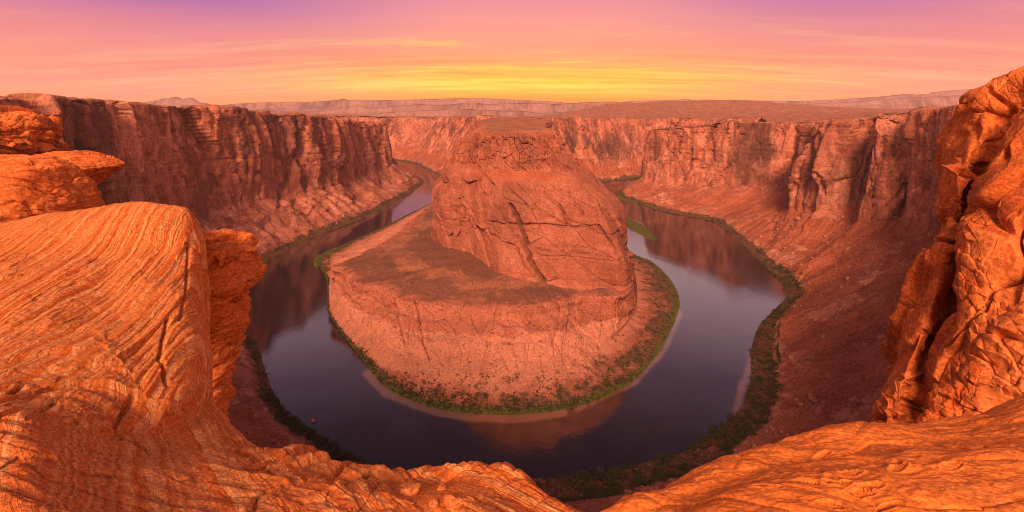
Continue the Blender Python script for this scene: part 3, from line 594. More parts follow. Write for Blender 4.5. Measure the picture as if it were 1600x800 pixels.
def near_sheet(name, rows, nu, nv, mat, disp, attrs=None, ku=.45, kv=.35, carves=(), sandf=None, sandk=0.0):
    net = np.array([[PD(*p) for p in r] for r in rows]).swapaxes(0, 1)      # columns run along u
    G, tu, tv = loft(net, nu, nv, ku=ku, kv=kv, floor=.25)
    Nn = normals(G); Nn = orient(G, Nn, -G/np.linalg.norm(G, axis=-1, keepdims=True))
    at = {}
    D = disp(G, tu, tv)
    if sandf is not None:
        sd = sandf(G, tu, tv); D = D*(1-sandk*sd); at['sand'] = sd
    if carves: D = D-carve(G, carves)
    G = G+Nn*D[..., None]
    return mesh_grid(name, G, mat, attrs=at), G
# big banded block on the left
rows = [[(-260, 380, 17), (-80, 372, 16.5), (0, 366, 16.5), (110, 352, 17), (210, 336, 17.6), (285, 343, 18.0), (318, 368, 18.2), (330, 420, 18.4)],
 [(-260, 352, 14), (-80, 350, 14), (0, 346, 14), (110, 331, 14.5), (210, 315, 15), (285, 322, 15.5), (307, 345, 16.0), (324, 400, 17.2)],
 [(-260, 420, 11), (-80, 420, 11), (0, 415, 11.3), (90, 405, 12), (170, 395, 13), (255, 388, 13.8), (311, 400, 14.6), (330, 450, 16.8)],
 [(-260, 520, 8.8), (-80, 520, 8.8), (0, 515, 9), (80, 505, 9.6), (150, 495, 10.5), (232, 490, 11.3), (313, 470, 13.1), (332, 510, 16.0)],
 [(-260, 610, 7.3), (-80, 610, 7.3), (0, 605, 7.5), (60, 600, 8), (118, 592, 8.5), (200, 585, 9.4), (314, 540, 11.8), (332, 570, 15.2)],
 [(-260, 670, 6.5), (-80, 670, 6.6), (0, 660, 6.8), (52, 675, 7.1), (105, 695, 7.3), (190, 690, 8.3), (314, 602, 11.0), (332, 610, 14.8)],
 [(-260, 760, 6.3), (-80, 760, 6.4), (0, 760, 6.5), (52, 770, 6.9), (105, 780, 7.2), (190, 780, 8.2), (312, 700, 11.0), (335, 690, 15.2)]]
_, _g = near_sheet('rock_outcrop', rows, 900, 800, NEAR, lambda G, a, b: near_disp(G, (.93, .24, .25), 4.6, .038, .24, .022, seed=2, warp=.05, a_block=.015, a_saw=.065, saw=1.9, bed2=(.80, -.05, .60)), carves=[([(300, 380), (296, 440), (282, 500)], 2.5, .10), ([(262, 500), (250, 560), (262, 600)], 3, .12), ([(210, 620), (190, 660), (200, 700)], 4, .16), ([(25, 605), (42, 595)], 4, .2)])
tag(_, 'big banded orange sandstone block sloping down at the left foreground', 'rock')

# foreground ledge from the lower left to the notch
rows = [[(-260, 720, 10), (-80, 720, 10), (60, 760, 10), (180, 770, 11), (290, 700, 15), (345, 690, 15.5), (405, 740, 13.5), (470, 760, 12.5), (560, 790, 11.5), (640, 800, 10.5), (735, 800, 10), (800, 810, 9.6), (860, 850, 8.6), (920, 900, 7.6), (990, 930, 7)],
 [(-260, 660, 7.9), (-80, 655, 7.8), (60, 655, 7.8), (180, 690, 8.6), (285, 628, 11.6), (335, 632, 12.2), (398, 690, 10.6), (462, 698, 10), (530, 716, 9.2), (600, 741, 8.4), (690, 740, 8.0), (738, 730, 7.8), (800, 742, 7.3), (862, 778, 6.4), (960, 830, 5.6)],
 [(-260, 690, 6.6), (-80, 672, 6.6), (40, 668, 6.7), (150, 712, 7.2), (262, 700, 8.8), (320, 695, 9.2), (385, 722, 8.6), (450, 730, 8.3), (530, 750, 7.8), (600, 757, 7.6), (680, 757, 7.4), (738, 748, 7.2), (790, 766, 6.6), (840, 795, 6.0), (930, 850, 5.2)],
 [(-260, 745, 5.4), (-80, 735, 5.4), (40, 725, 5.6), (140, 745, 6.1), (240, 752, 6.7), (310, 760, 6.8), (370, 768, 6.8), (440, 772, 6.7), (530, 778, 6.5), (600, 783, 6.4), (670, 785, 6.3), (730, 783, 6.2), (780, 800, 5.8), (830, 822, 5.4), (900, 870, 4.8)],
 [(-260, 880, 3.9), (-80, 880, 3.9), (40, 880, 4.0), (140, 880, 4.1), (240, 880, 4.4), (310, 880, 4.6), (370, 880, 4.7), (440, 880, 4.8), (530, 880, 4.9), (600, 880, 4.9), (670, 880, 4.9), (730, 880, 4.8), (780, 885, 4.6), (830, 890, 4.4), (880, 900, 4.2)],
 [(-260, 1400, 2.0), (-80, 1400, 2.0), (40, 1400, 2), (140, 1400, 2), (240, 1400, 2), (310, 1400, 2), (370, 1400, 2), (440, 1400, 2), (530, 1400, 2), (600, 1400, 2), (670, 1400, 2), (730, 1400, 2), (780, 1400, 2), (830, 1400, 2), (880, 1400, 2)]]
def ledge_disp(G, tu, tv):
    D1 = near_disp(G, (.62, .70, .35), 4.2, .032, .2, .03, seed=4, warp=.07, a_block=.02, a_saw=.07, saw=1.9, bed2=(.25, .85, .45))
    X, Y, Z = G[..., 0], G[..., 1], G[..., 2]
    rub = np.interp(tu, [5.3, 6.0, 8.0, 9.0], [0, 1, 1, .25])[:, None]*np.interp(tv, [.4, .8, 1.6, 2.4], [0, 1, 1, .2])[None, :]
    f1, ed, idv, tx, ty = worley(X*1.1+.4*Z, Y*1.3+Z*.8, 55)
    return D1+rub*(idv*.14-.16*np.exp(-(ed/.09)**2)+.1*tx)
def ledge_sand(G, tu, tv):
    a = np.interp(tu, [7.0, 8.0, 10.5, 12], [0, 1, 1, .2])[:, None]*np.interp(tv, [1.5, 2.3, 4], [0, 1, 1])[None, :]
    n = fbm(G[..., 0]*.9, G[..., 1]*.9, G[..., 2]*.9, 4, seed=77)
    return np.clip(sst(n, -.25, .2)*a, 0, 1)
_, G_LED = near_sheet('rock_ledge', rows, 1500, 520, SAND, ledge_disp, sandf=ledge_sand, sandk=.8)
tag(_, 'orange foreground ledge with rubble at the canyon rim', kind='structure')

# sandy slope in the right foreground
rows = [[(800, 960, 8.5), (900, 930, 8.5), (1000, 860, 8.6), (1080, 810, 8.8), (1150, 770, 9.2), (1230, 740, 9.8), (1320, 715, 10.5), (1400, 705, 11), (1480, 700, 11), (1560, 680, 11), (1640, 620, 11.5), (1760, 580, 12)],
 [(820, 880, 5.6), (890, 838, 5.7), (965, 796, 5.9), (1050, 756, 6.2), (1130, 716, 6.6), (1215, 691, 7.1), (1300, 673, 7.5), (1385, 663, 7.8), (1470, 659, 7.8), (1540, 640, 7.8), (1610, 608, 8.0), (1740, 560, 8.4)],
 [(840, 890, 5.0), (920, 850, 5.1), (1000, 812, 5.3), (1080, 778, 5.5), (1160, 745, 5.8), (1240, 722, 6.1), (1320, 708, 6.3), (1400, 700, 6.4), (1480, 695, 6.4), (1550, 680, 6.4), (1620, 660, 6.4), (1740, 620, 6.5)],
 [(860, 950, 4.2), (940, 900, 4.4), (1020, 860, 4.5), (1100, 830, 4.6), (1180, 800, 4.8), (1260, 780, 4.9), (1340, 768, 5), (1420, 760, 5), (1500, 755, 5), (1570, 745, 5), (1640, 735, 5), (1760, 720, 5)],
 [(860, 1400, 2.2)]+[(940+80*i, 1300, 2.4) for i in range(11)]]
def slope_disp(G, tu, tv):
    X, Y, Z = G[..., 0], G[..., 1], G[..., 2]
    D = near_disp(G, (-.35, .75, .55), 3.6, .035*(1-slope_sand(G, tu, tv)), .2, .012, seed=9, warp=.3)+facet(X*.9+Y*.5, Y*1.6+Z, 77, .02, .03, .02, .08)
    rip = fbm(X*1.6+.8*Y, Y*3.0, Z*2, 4, seed=12)*.075+fbm(X*4, Y*9, Z*5, 3, seed=14, ridge=True)*.007
    D = D+rip
    # boot prints pressed into the sand
    rg = np.random.default_rng(5)
    x, y = X, Y
    for (px, py, a_) in [(1425, 686, 5), (1440, 690, 8), (1310, 757, -12), (1360, 760, 2), (1345, 768, -4), (1240, 735, 40), (1285, 712, 15), (1300, 795, 4), (1490, 735, 10), (1460, 700, 6), (1260, 756, -20), (1330, 742, 10), (1405, 735, 20), (1200, 770, -30), (1530, 705, 0), (1390, 788, 5)]:
        i, j = np.unravel_index(np.argmin(np.hypot(*[a-b for a, b in zip(proj(G), (px, py))])), x.shape)
        cx, cy = x[i, j], y[i, j]; a_ = radians(a_)
        u = (x-cx)*math.cos(a_)+(y-cy)*math.sin(a_); v = -(x-cx)*math.sin(a_)+(y-cy)*math.cos(a_)
        wd = .052*(1+.25*np.cos(u*18)); m = sst(1-np.maximum(abs(u)/.155, abs(v)/wd), 0, .25)
        edge = np.exp(-((np.hypot(u/.17, v/.068)-1.05)/.12)**2)
        D = D-m*(.022+.009*np.sin(u*170))+edge*.008
    return D
def slope_sand(G, tu, tv):
    n = fbm(G[..., 0]*.7, G[..., 1]*1.4, G[..., 2]*1.2, 4, seed=15)
    rough_r = np.interp(tu, [6, 9, 11], [0, .25, .6])[:, None]*np.interp(tv, [1.5, 3], [0, 1])[None, :]
    return np.clip(sst(n, -.75, -.3)-rough_r*sst(n, -.05, .3), 0, 1)*.92
_, G_SL = near_sheet('sand_slope', rows, 1300, 560, SAND, slope_disp, sandf=slope_sand)
tag(_, 'smooth orange sand slope with boot prints in the right foreground', kind='structure')

# close cliff on the right
rows = [[(1640, 180, 125), (1615, 150, 118), (1640, 122, 112), (1680, 105, 105), (1720, 90, 98), (1800, 80, 90)],
 [(1556, 160, 96), (1553, 141, 82), (1574, 133, 76), (1602, 117, 72), (1640, 105, 66), (1740, 88, 56)],
 [(1535, 172, 98), (1511, 153, 81), (1535, 152, 73), (1565, 158, 69), (1600, 150, 66), (1740, 140, 55)],
 [(1530, 200, 98), (1508, 188, 80), (1532, 183, 71), (1560, 192, 68.5), (1590, 182, 65), (1720, 178, 52)],
 [(1515, 250, 97), (1490, 246, 79), (1512, 240, 69.5), (1545, 250, 68.5), (1576, 240, 62), (1720, 240, 52)],
 [(1500, 310, 96), (1475, 306, 78.5), (1497, 300, 68), (1530, 305, 70.5), (1556, 296, 59.5), (1720, 300, 52)],
 [(1492, 380, 95), (1465, 380, 77.5), (1480, 375, 66.5), (1512, 380, 69.5), (1532, 370, 58.5), (1720, 380, 50)],
 [(1480, 450, 93), (1450, 450, 76), (1464, 445, 65), (1495, 450, 68), (1512, 440, 58), (1720, 450, 48)],
 [(1455, 520, 90), (1420, 520, 73.5), (1440, 518, 64), (1468, 520, 66), (1488, 520, 58), (1700, 520, 46)],
 [(1425, 600, 87), (1383, 600, 71), (1405, 600, 63), (1440, 600, 63), (1462, 600, 58.5), (1690, 600, 45)],
 [(1410, 640, 86), (1362, 640, 69), (1388, 645, 62.5), (1425, 645, 62), (1450, 645, 58), (1680, 645, 44)],
 [(1420, 760, 86), (1345, 760, 67), (1380, 760, 62), (1420, 760, 61), (1450, 760, 57), (1680, 760, 43)]]
def butt_disp(G, tu, tv):
    X, Y, Z = G[..., 0], G[..., 1], G[..., 2]
    w = fbm(X/9, Y/9, Z/9, 3, seed=41); sl = Y*.8-X*.3
    d = facet((sl+.42*Z+3*w)/6.0, (Z-.5*sl)/38, 61, .7, 2.0, 1.5, .045)
    d = d+facet((sl+.3*Z+2*w)/2.4, (Z+2*w-.6*sl)/11, 67, .4, 1.2, .6, .055)*sst(fbm(X/12, Y/12, Z/12, 2, seed=43), -.3, .2)
    d = d+facet((sl-.3*Z+1*w)/.9, (Z+.7*w)/1.5, 69, .12, .35, .16, .08)*sst(fbm(X/8, Y/8, Z/8, 2, seed=45), -.1, .3)
    d = d+fbm(X/11, Y/11, Z/15, 3, seed=42)*.6+vn(Z/1.6+w*1.2+.3*sl, 0*Z, 0*Z)*.10+fbm(X/1.4, Y/1.4, Z/1.4, 4, seed=44)*.22
    return d
_, _g = near_sheet('near_cliff', rows, 640, 1050, CLIFFN, butt_disp, kv=.4, carves=[([(1560, 152), (1575, 168), (1560, 185)], 5, 1.5), ([(1500, 175), (1478, 290), (1455, 430)], 3, 1.2), ([(1528, 200), (1520, 300), (1500, 400), (1478, 520)], 5, 1.6)])
tag(_, 'glowing orange cliff towering at the right edge with dark stained hollows', kind='structure')

# free standing rocks built as stacked outlines
def ring_rock(name, label, cat, levels, Y, ratio, mat, disp, nu=260, nv=220, p=2.6, yaw=0.0, group=None, closed_top=True):
    ns = 24; a = np.linspace(0, 2*np.pi, ns, endpoint=False); net = np.zeros((ns, len(levels)+2, 3))
    ca, sa = np.cos(a), np.sin(a); k = (abs(ca)**p+abs(sa)**p)**(-1/p); ux, uy = ca*k, sa*k
    L = [levels[0][:2]+(levels[0][2]*.02,)+levels[0][3:]]+list(levels)+[levels[-1][:2]+(levels[-1][2]*.02,)+levels[-1][3:]]
    for j, lv in enumerate(L):
        x0, py, hw = lv[:3]; dy = lv[3] if len(lv) > 3 else 0.0
        rx = hw/F*Y; ry = rx*ratio; X0, Y0, Z0 = PD(x0, py, Y)
        net[:, j, 0] = X0+ux*rx*math.cos(yaw)-uy*ry*math.sin(yaw); net[:, j, 1] = Y0+dy+ux*rx*math.sin(yaw)+uy*ry*math.cos(yaw); net[:, j, 2] = Z0
    G, tu, tv = loft(net, nu, nv, kv=.35, closed=True)
    Nn = normals(G, True); c = G.mean((0, 1)); Nn = orient(G, Nn, G-c)
    G = G+Nn*disp(G)[..., None]
    return tag(mesh_grid(name, G, mat, closed=True), label, cat, group)
nd = lambda bed, fq, **k: (lambda G: near_disp(G, bed, fq, **k))
ring_rock('rock_pillar', 'shadowed red pillar under the jutting ledge slab', 'rock', [(318, 372, 36), (330, 410, 42), (328, 455, 45), (330, 472, 44), (332, 520, 41), (326, 560, 36), (318, 610, 35), (314, 660, 36), (312, 760, 36)], 19.0, .9, NEAR2, nd((-.2, .1, .97), 2.0, a_bed=.05, a_big=.3, a_fine=.05, seed=21, a_block=.18), 300, 420, 4)
ring_rock('rock_slab', 'layered sandstone slab jutting out beside the banded block', 'rock', [(322, 364, 10), (328, 369, 24), (334, 380, 34), (340, 395, 42), (345, 415, 47), (347, 430, 49), (346, 445, 46), (338, 460, 40), (330, 472, 30)], 18.4, 1.0, NEAR2, nd((-.3, .1, .95), 3.2, a_bed=.10, a_big=.22, a_fine=.05, seed=23, a_block=.16), 340, 300, 4)
ring_rock('boulder', 'pale rounded boulder dome at the left edge', 'rock', [(-30, 249, 25), (-30, 253, 70), (-32, 262, 102), (-36, 285, 120), (-40, 310, 136), (-45, 345, 150), (-50, 400, 160)], 24, .8, NEAR2, nd((-.25, .3, .9), 2.2, a_bed=.06, a_big=.5, a_fine=.05, seed=25, a_block=.12), 420, 300, 3)
ring_rock('rock_slab', 'tilted flat rock slab leaning behind the pale boulder', 'rock', [(88, 243, 20), (93, 246, 42), (102, 253, 54), (112, 262, 54), (106, 273, 48), (92, 288, 42), (84, 305, 36), (78, 322, 32)], 34, 1.1, NEAR2, nd((-.5, .2, .84), 1.6, a_bed=.10, a_big=.25, a_fine=.05, seed=27, a_block=.10, a_saw=.12, saw=.9), 360, 260, 3)
ring_rock('boulder', 'broken orange block wedged below the tilted rock slab', 'rock', [(112, 291, 8), (115, 296, 17), (118, 308, 24), (116, 325, 27), (110, 360, 30)], 33, 1.1, NEAR2, nd((-.4, .2, .9), 1.3, a_bed=.12, a_big=.4, a_fine=.06, seed=29, a_block=.3), 200, 160, 4)
ring_rock('boulder', 'small red block in the gap behind the banded block', 'rock', [(132, 302, 5), (134, 306, 9), (134, 316, 12), (132, 340, 13)], 31, 1.1, NEAR2, nd((-.4, .2, .9), 1.3, a_bed=.1, a_big=.3, a_fine=.05, seed=30, a_block=.25), 140, 120, 4)
ring_rock('rock_outcrop', 'layered orange outcrop stepping down at the upper left edge', 'rock', [(-30, 178, 30), (-25, 184, 62), (-20, 196, 72), (-15, 210, 72), (-12, 225, 70), (-8, 245, 66), (-6, 300, 68), (-6, 380, 70)], 130, .9, CLIFFN, lambda G: near_disp(G, (-.1, .1, .98), 1.4, a_bed=.16, a_big=.7, a_fine=.07, size=3.5, seed=33, a_block=.35), 300, 260, 3.5)
ring_rock('rock_outcrop', 'narrow orange buttress beside the upper left outcrop', 'rock', [(58, 192, 6), (60, 197, 12), (62, 205, 11), (58, 215, 12), (66, 228, 18), (72, 240, 24), (74, 260, 27), (70, 320, 30)], 150, 1.2, CLIFFN, lambda G: near_disp(G, (-.1, .1, .98), 1.4, a_bed=.1, a_big=.5, a_fine=.07, size=3.5, seed=35, a_block=.25), 240, 220, 3.0)
ring_rock('boulder', 'knobbly orange rock ridge above the sand crest at the right edge', 'rock', [(1640, 490, 16), (1632, 512, 38), (1622, 545, 54), (1612, 580, 66), (1606, 620, 78), (1600, 660, 86), (1598, 760, 90)], 26, .8, CLIFFN, lambda G: near_disp(G, (.3, .2, .9), 1.3, a_bed=.06, a_big=.6, a_fine=.05, size=1.6, seed=37, a_block=.16), 380, 320, 2.6)
ring_rock('boulder', 'leaning dark sided boulder standing on the sand crest', 'rock', [(1531, 571, 5), (1532, 577, 11), (1530, 590, 14), (1526, 610, 20), (1522, 632, 24), (1520, 680, 26)], 20, .9, CLIFFN, lambda G: near_disp(G, (.3, .2, .9), 1.3, a_bed=.04, a_big=.25, a_fine=.05, size=1.0, seed=39, a_block=.18), 220, 200, 3)
ring_rock('boulder', 'low rounded boulder left of the leaning one on the sand crest', 'rock', [(1494, 604, 6), (1494, 609, 14), (1490, 622, 22), (1486, 640, 27), (1484, 680, 29)], 20.5, .9, CLIFFN, lambda G: near_disp(G, (.3, .2, .9), 1.3, a_bed=.04, a_big=.25, a_fine=.05, size=1.0, seed=40, a_block=.15), 220, 200, 2.8)

# loose stones on the foreground ledge
def on_surface(G, px, py):
    x, y = proj(G); i, j = np.unravel_index(np.argmin(np.hypot(x-px, y-py)), x.shape); return G[i, j]
def stone_mesh(name, seed, mat, flat=.5, n=22):
    rg = np.random.default_rng(seed)
    u = np.linspace(0, 2*np.pi, n*2, endpoint=False); v = np.linspace(0, np.pi, n)
    U, V = np.meshgrid(u, v, indexing='ij'); dirs = np.stack([np.cos(U)*np.sin(V), np.sin(U)*np.sin(V), np.cos(V)], -1)
    pl = rg.normal(size=(13, 3)); pl /= np.linalg.norm(pl, axis=1, keepdims=True); off = rg.uniform(.55, 1, 13)
    r = np.min(np.where(dirs@pl.T > .05, off/np.maximum(dirs@pl.T, .05), 9), -1); r = np.minimum(r, 1.25)
    G = dirs*r[..., None]*(1, .8, flat); G += dirs*(fbm(G[..., 0]*2.5, G[..., 1]*2.5, G[..., 2]*2.5+seed, 4)*.07)[..., None]
    o = mesh_grid(name, G, mat, closed=True, flip=True); return o
STONE = rock_mat('loose_sandstone', (.50, .125, .034, 1), (.57, .16, .045, 1), (.62, .21, .07, 1), size=.12, bed=(.1, .1, .98), bedf=14.0, bump=.7, bumpd=.02, varnish=0, warp=1.5)
slabs = [(640, 772, 30, 1.0, .38, 'flat reddish slab half sunk in orange sand left of the ledge crest'), (706, 786, 26, .4, .45, 'wedge shaped dark orange stone on the bottom ledge'), (690, 765, 16, 2.0, .35, 'small brown slab below the ledge crest'), (826, 790, 12, .7, .5, 'dark block near the notch at the bottom'), (752, 778, 10, .3, .3, 'thin pale flake of rock lying on the sand'), (676, 790, 13, 1.3, .4, 'low dark stone beside the wedge shaped stone'), (780, 784, 11, .1, .3, 'flat plate of rock right of the thin flake'), (617, 788, 9, .6, .6, 'pebbly white stone at the bottom of the sand patch')]
for k, (px, py, w, rz, fl, lb) in enumerate(slabs):
    q_ = on_surface(G_LED, px, py); o = stone_mesh('stone', 100+k, STONE, fl)
    sc = w/F*q_[1]*.5*1.15; o.location = (q_[0], q_[1], q_[2]+sc*fl*.25); o.scale = (sc, sc*1.2, sc); o.rotation_euler = (random.uniform(-.15, .15), random.uniform(-.15, .15), rz); tag(o, lb, 'stone')
protos = [stone_mesh('stone', 200+k, STONE, .45, 10) for k in range(4)]
rg = np.random.default_rng(21)
x_, y_ = proj(G_LED)
for k in range(60):
    if k < 46: px, py = rg.uniform(470, 840), rg.uniform(752, 798)
    else: px, py = rg.uniform(380, 480), rg.uniform(700, 750)
    q_ = on_surface(G_LED, px, py); sc = rg.uniform(1.6, 5)/F*q_[1]*.8
    pr = protos[k % 4]; o = pr if k < 4 else pr.copy()
    if k >= 4: COL.objects.link(o)
    o.location = (q_[0], q_[1], q_[2]+sc*.12); o.scale = (sc, sc*rg.uniform(.8, 1.5), sc); o.rotation_euler = (0, 0, rg.uniform(0, 6.3))
    tag(o, 'small loose sandstone chip scattered on the orange foreground ledge', 'stone', 'loose chips on the foreground ledge')

# boulders on the talus slopes and riverside
BOUL = rock_mat('boulder_stone', (.36, .115, .065, 1), (.44, .15, .085, 1), (.52, .21, .13, 1), size=2, bed=(.2, .1, .95), bedf=.6, bump=.7, bumpd=.4, varnish=0)
protos = [stone_mesh('boulder', 300+k, BOUL, .75, 12) for k in range(5)]
cx_, cy_ = proj(GO)
facing = ((NO*-GO).sum(-1) > 0)
def pick(G, m, n, rg, jitter=0.0):
    ii = np.argwhere(m)
    return [G[tuple(ii[k])] for k in rg.choice(len(ii), min(n, len(ii)), replace=False)]
talm = (ZO['talus'] > .5) & (cx_ > 1000) & (cx_ < 1470) & (cy_ > 330) & (cy_ < 790)
pts = pick(GO, talm, 190, rg)
pts += pick(GO, (ZO['talus'] > .5) & (cx_ > 340) & (cx_ < 470) & (cy_ > 560) & (cy_ < 700), 14, rg)
for k, q_ in enumerate(pts):
    pr = protos[k % 5]; o = pr if k < 5 else pr.copy()
    if k >= 5: COL.objects.link(o)
    sc = rg.uniform(.9, 2.4)*(2.2 if rg.random() < .16 else 1); o.location = (q_[0], q_[1], q_[2]+sc*.3); o.scale = (sc, sc, sc); o.rotation_euler = (rg.uniform(-.3, .3), rg.uniform(-.3, .3), rg.uniform(0, 6.3))
    tag(o, 'fallen reddish boulder lying on the talus slope above the river', 'boulder', 'fallen boulders on the talus slopes')
def scree_geo(seed):
    rg = np.random.default_rng(seed); v = np.array([(1, 0, 0), (-1, 0, 0), (0, 1, 0), (0, -1, 0), (0, 0, 1), (0, 0, -.6)], float)+rg.normal(size=(6, 3))*.28
    return v, np.array([(0, 2, 4), (2, 1, 4), (1, 3, 4), (3, 0, 4), (2, 0, 5), (1, 2, 5), (3, 1, 5), (0, 3, 5)])
sg_ = [scree_geo(k) for k in range(8)]; VV = []; QQ = []; nn_ = 0
clump = fbm(GO[..., 0]/40, GO[..., 1]/40, GO[..., 2]/40, 3, seed=71)
m1 = (ZO['talus'] > .35) & (clump > -.05) & (cx_ > 960) & (cx_ < 1500) & (cy_ > 300) & (cy_ < 800)
m2 = (ZO['talus'] > .35) & (clump > -.1) & (cx_ > 340) & (cx_ < 680) & (cy_ > 280) & (cy_ < 720)
for q_ in pick(GO, m1, 6500, rg)+pick(GO, m2, 1800, rg):
    v, t3 = sg_[rg.integers(8)]; sc = rg.uniform(.3, .8)*(2.2 if rg.random() < .08 else 1)*(1+.6*(q_[1] > 700)); c_, s_ = math.cos(rg.uniform(0, 6)), 0; s_ = math.sqrt(1-c_*c_)
    VV.append(v@np.array([[c_, s_, 0], [-s_, c_, 0], [0, 0, .8]])*sc+q_); QQ.append(t3+nn_); nn_ += 6
tag(mesh_raw('scree', np.concatenate(VV), np.concatenate(QQ), BOUL, smooth=False), 'loose rocky scree strewn over the talus slopes', kind='stuff')
for k, (px, py, sc, lb) in enumerate([(489, 658, 2.6, 'pale boulder in the shallow water by the lower left bank'), (387, 487, 2.6, 'pale rock in the water below the jutting ledge slab')]):
    o = stone_mesh('boulder', 400+k, BOUL, .6, 14); o.location = PZ(px, py, -299.6); o.scale = (sc, sc, sc); tag(o, lb, 'boulder')

# ------------------------------------------------------------------ riverside shrubs
def shrub_geo(seed, n=80):
    rg = np.random.default_rng(seed); V = []; Q = []
    lobes = rg.normal(size=(5, 3))*(.45, .45, .2)+(0, 0, .55)
    for k in range(n):
        c = lobes[rg.integers(5)]+rg.normal(size=3)*(.24, .24, .2); c[2] = max(c[2], .06)
        a, b = rg.normal(size=3), rg.normal(size=3); a /= np.linalg.norm(a); b -= a*(a@b); b /= np.linalg.norm(b); sz = rg.uniform(.10, .22)
        i = len(V); V += [c-a*sz-b*sz*.6, c+a*sz-b*sz*.5, c+a*sz*.7+b*sz*.6, c-a*sz*.8+b*sz*.5]; Q.append([i, i+1, i+2, i+3])
    for s_ in range(4):
        t = lobes[s_]; i = len(V); V += [np.array((-.02, 0, 0)), np.array((.02, 0, 0)), t+(.02, 0, 0), t-(.02, 0, 0)]; Q.append([i, i+1, i+2, i+3])
    return np.array(V), np.array(Q)
LEAF = plain_mat('shrub_leaves', (.030, .032, .010, 1), (.068, .056, .018, 1), .6)
LEAF2 = plain_mat('dry_shrub_leaves', (.07, .045, .022, 1), (.12, .065, .032, 1), .6)
geos = [shrub_geo(500+k) for k in range(6)]
spots = []
m = (ZO['veg'] > .45) & (cx_ > 330) & (cx_ < 1300) & (cy_ > 300) & (TVO[None, :] > 1.0) & (fbm(GO[..., 0]/22, GO[..., 1]/22, 0*GO[..., 0], 3, seed=8) > -.12)
for q_ in pick(GO, m, 1400, rg): spots.append((q_, rg.uniform(1.2, 3.2)*(1.5 if rg.random() < .15 else 1), 0))
m = (ZO['talus'] > .4) & (TVO[None, :] < 2.6) & (cx_ > 800) & (cx_ < 1300) & (cy_ > 450)
for q_ in pick(GO, m, 800, rg): spots.append((q_, rg.uniform(.8, 2.0), 1))
tx_, ty_ = proj(GT)
m = (ZT['veg'] > .4) & (tx_ > 480) & (tx_ < 1070) & (ty_ > 330) & (TVT[None, :] > 1.05)
for q_ in pick(GT, m, 1100, rg): spots.append((q_, rg.uniform(.8, 2.4), 2))
m = (TVT[None, :] > 2.9) & (TVT[None, :] < 4.2) & (tx_ > 560) & (tx_ < 980) & (ty_ > 500) & (fbm(GT[..., 0]/25, GT[..., 1]/25, 0*GT[..., 0], 3, seed=5) > .02)
for q_ in pick(GT, m, 170, rg): spots.append((q_, rg.uniform(.5, 1.6), 2))
m = (TVT[None, :] > 4.0) & (TVT[None, :] < 8.9) & (tx_ > 510) & (tx_ < 985) & (ty_ > 440)
for q_ in pick(GT, m, 350, rg): spots.append((q_, rg.uniform(.5, 1.3), 2))
for Gx in (G_ISL, G_PT, G_BAR):
    for q_ in pick(Gx, np.ones(Gx.shape[:2], bool), 160, rg): spots.append((q_, rg.uniform(.5, 1.5), 2))
def show(q_):
    a, b = proj(np.array(q_)); return 0 < a < 1600 and b < 795 and not (a > 820+0 and b > 800)
spots.sort(key=lambda t: -t[1]/t[0][1]*(1 if show(t[0]) else .2))
meshes = []
for k, (V, Q) in enumerate(geos):
    me_o = mesh_raw('shrub', V, Q, LEAF if k < 4 else LEAF2, smooth=False); meshes.append(me_o)
lab = {0: ('bushy dark green shrub in the band along the outer riverbank', 'shrubs along the outer riverbank'), 1: ('low dry shrub dotting the slope above the outer riverbank', 'dry shrubs on the slope above the outer bank'), 2: ('dark green shrub growing on the terrace and bars inside the river bend', 'shrubs on the terrace inside the bend')}
used = set(); VV = []; QQ = []; nv_ = 0
for k, (q_, sc, kind) in enumerate(spots):
    g = int(rg.integers(0, 4)) if kind != 1 else int(rg.integers(3, 6)); rz = rg.uniform(0, 6.3)
    if k < 300:
        o = meshes[g] if g not in used else meshes[g].copy()
        if g in used: COL.objects.link(o)
        used.add(g); o.location = tuple(q_); o.scale = (sc, sc, sc*rg.uniform(.75, 1.1)); o.rotation_euler = (0, 0, rz); tag(o, lab[kind][0], 'shrub', lab[kind][1])
    else:
        V, Q = geos[g]; pk = rg.random(len(Q)) < .6; c_, s_ = math.cos(rz), math.sin(rz)
        W_ = V@np.array([[c_, s_, 0], [-s_, c_, 0], [0, 0, 1]])*sc*1.1+q_
        VV.append(W_); QQ.append(Q[pk]+nv_); nv_ += len(V)
for g in range(6):
    if g not in used: bpy.data.objects.remove(meshes[g])
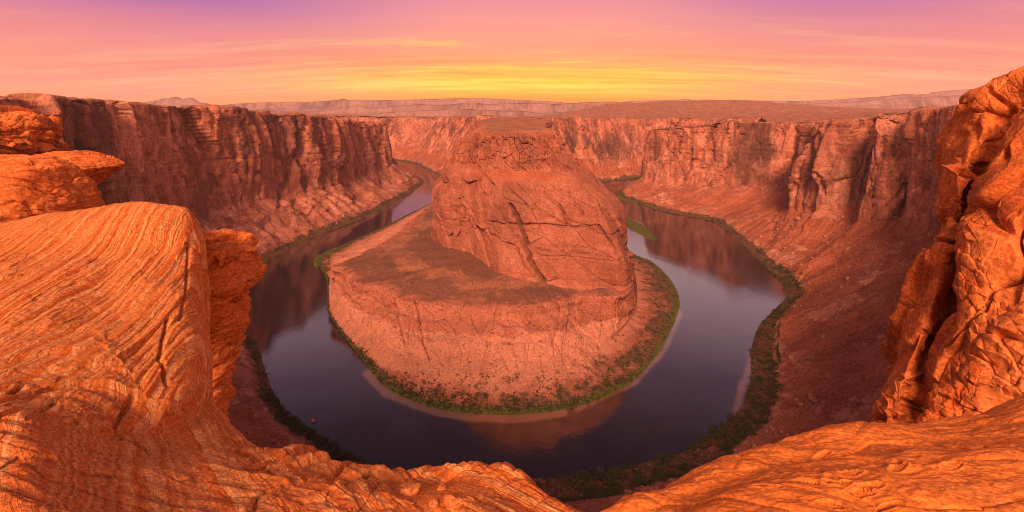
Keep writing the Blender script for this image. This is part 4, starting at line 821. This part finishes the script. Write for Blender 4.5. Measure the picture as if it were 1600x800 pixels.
tag(mesh_raw('riverside_scrub', np.concatenate(VV), np.concatenate(QQ), LEAF, smooth=False), 'scattered riverside scrub along both banks', kind='stuff')

# dry grass tufts on the foreground ledge
DRY = plain_mat('dry_grass', (.42, .18, .045, 1), (.50, .24, .07, 1), 6)
def tuft(px, py, h, n, label, seed):
    rg = np.random.default_rng(seed); b = on_surface(G_LED, px, py); V = []; Q = []
    for k in range(n):
        a = rg.uniform(0, 6.28); l = h*rg.uniform(.5, 1.1); lean = rg.uniform(.1, .9); r0 = rg.uniform(0, .16)*h*2
        c = np.array((math.cos(a), math.sin(a), 0)); sd = np.array((-c[1], c[0], 0))*.005
        base = c*r0; i = len(V)
        p1 = base+c*lean*l*.4+(0, 0, l*.6); p2 = base+c*lean*l+(0, 0, l*(1-.35*lean))
        V += [base-sd, base+sd, p1+sd, p1-sd, p2+sd*.3, p2-sd*.3]; Q += [[i, i+1, i+2, i+3], [i+3, i+2, i+4, i+5]]
    o = mesh_raw('grass_tuft', np.array(V), np.array(Q), DRY, smooth=False); o.location = tuple(b-(0, 0, .02)); return tag(o, label, 'grass tuft')
tuft(572, 748, .13, 110, 'dry yellow grass tuft on the foreground ledge beside rubble', 1)
tuft(598, 756, .09, 60, 'smaller dry grass tuft right of the yellow one', 2)

# ------------------------------------------------------------------ evening haze
HZ = bpy.data.materials.new('haze'); HZ.use_nodes = True; nt = HZ.node_tree; nt.nodes.clear()
pv = N(nt, 'ShaderNodeVolumePrincipled', {'Color': (.74, .58, .74, 1), 'Density': 3.5e-5})
nt.links.new(pv.outputs[0], N(nt, 'ShaderNodeOutputMaterial').inputs[1])
x0, x1, y0, y1, z0, z1 = -11700, 11700, -11600, 11700, -330, 395
V = np.array([(x, y, z) for x in (x0, x1) for y in (y0, y1) for z in (z0, z1)], float)
Q = [[0, 1, 3, 2], [4, 6, 7, 5], [0, 4, 5, 1], [2, 3, 7, 6], [0, 2, 6, 4], [1, 5, 7, 3]]
tag(mesh_raw('haze', V, Q, HZ, smooth=False), 'thin evening haze filling the air over the plateau', kind='stuff')
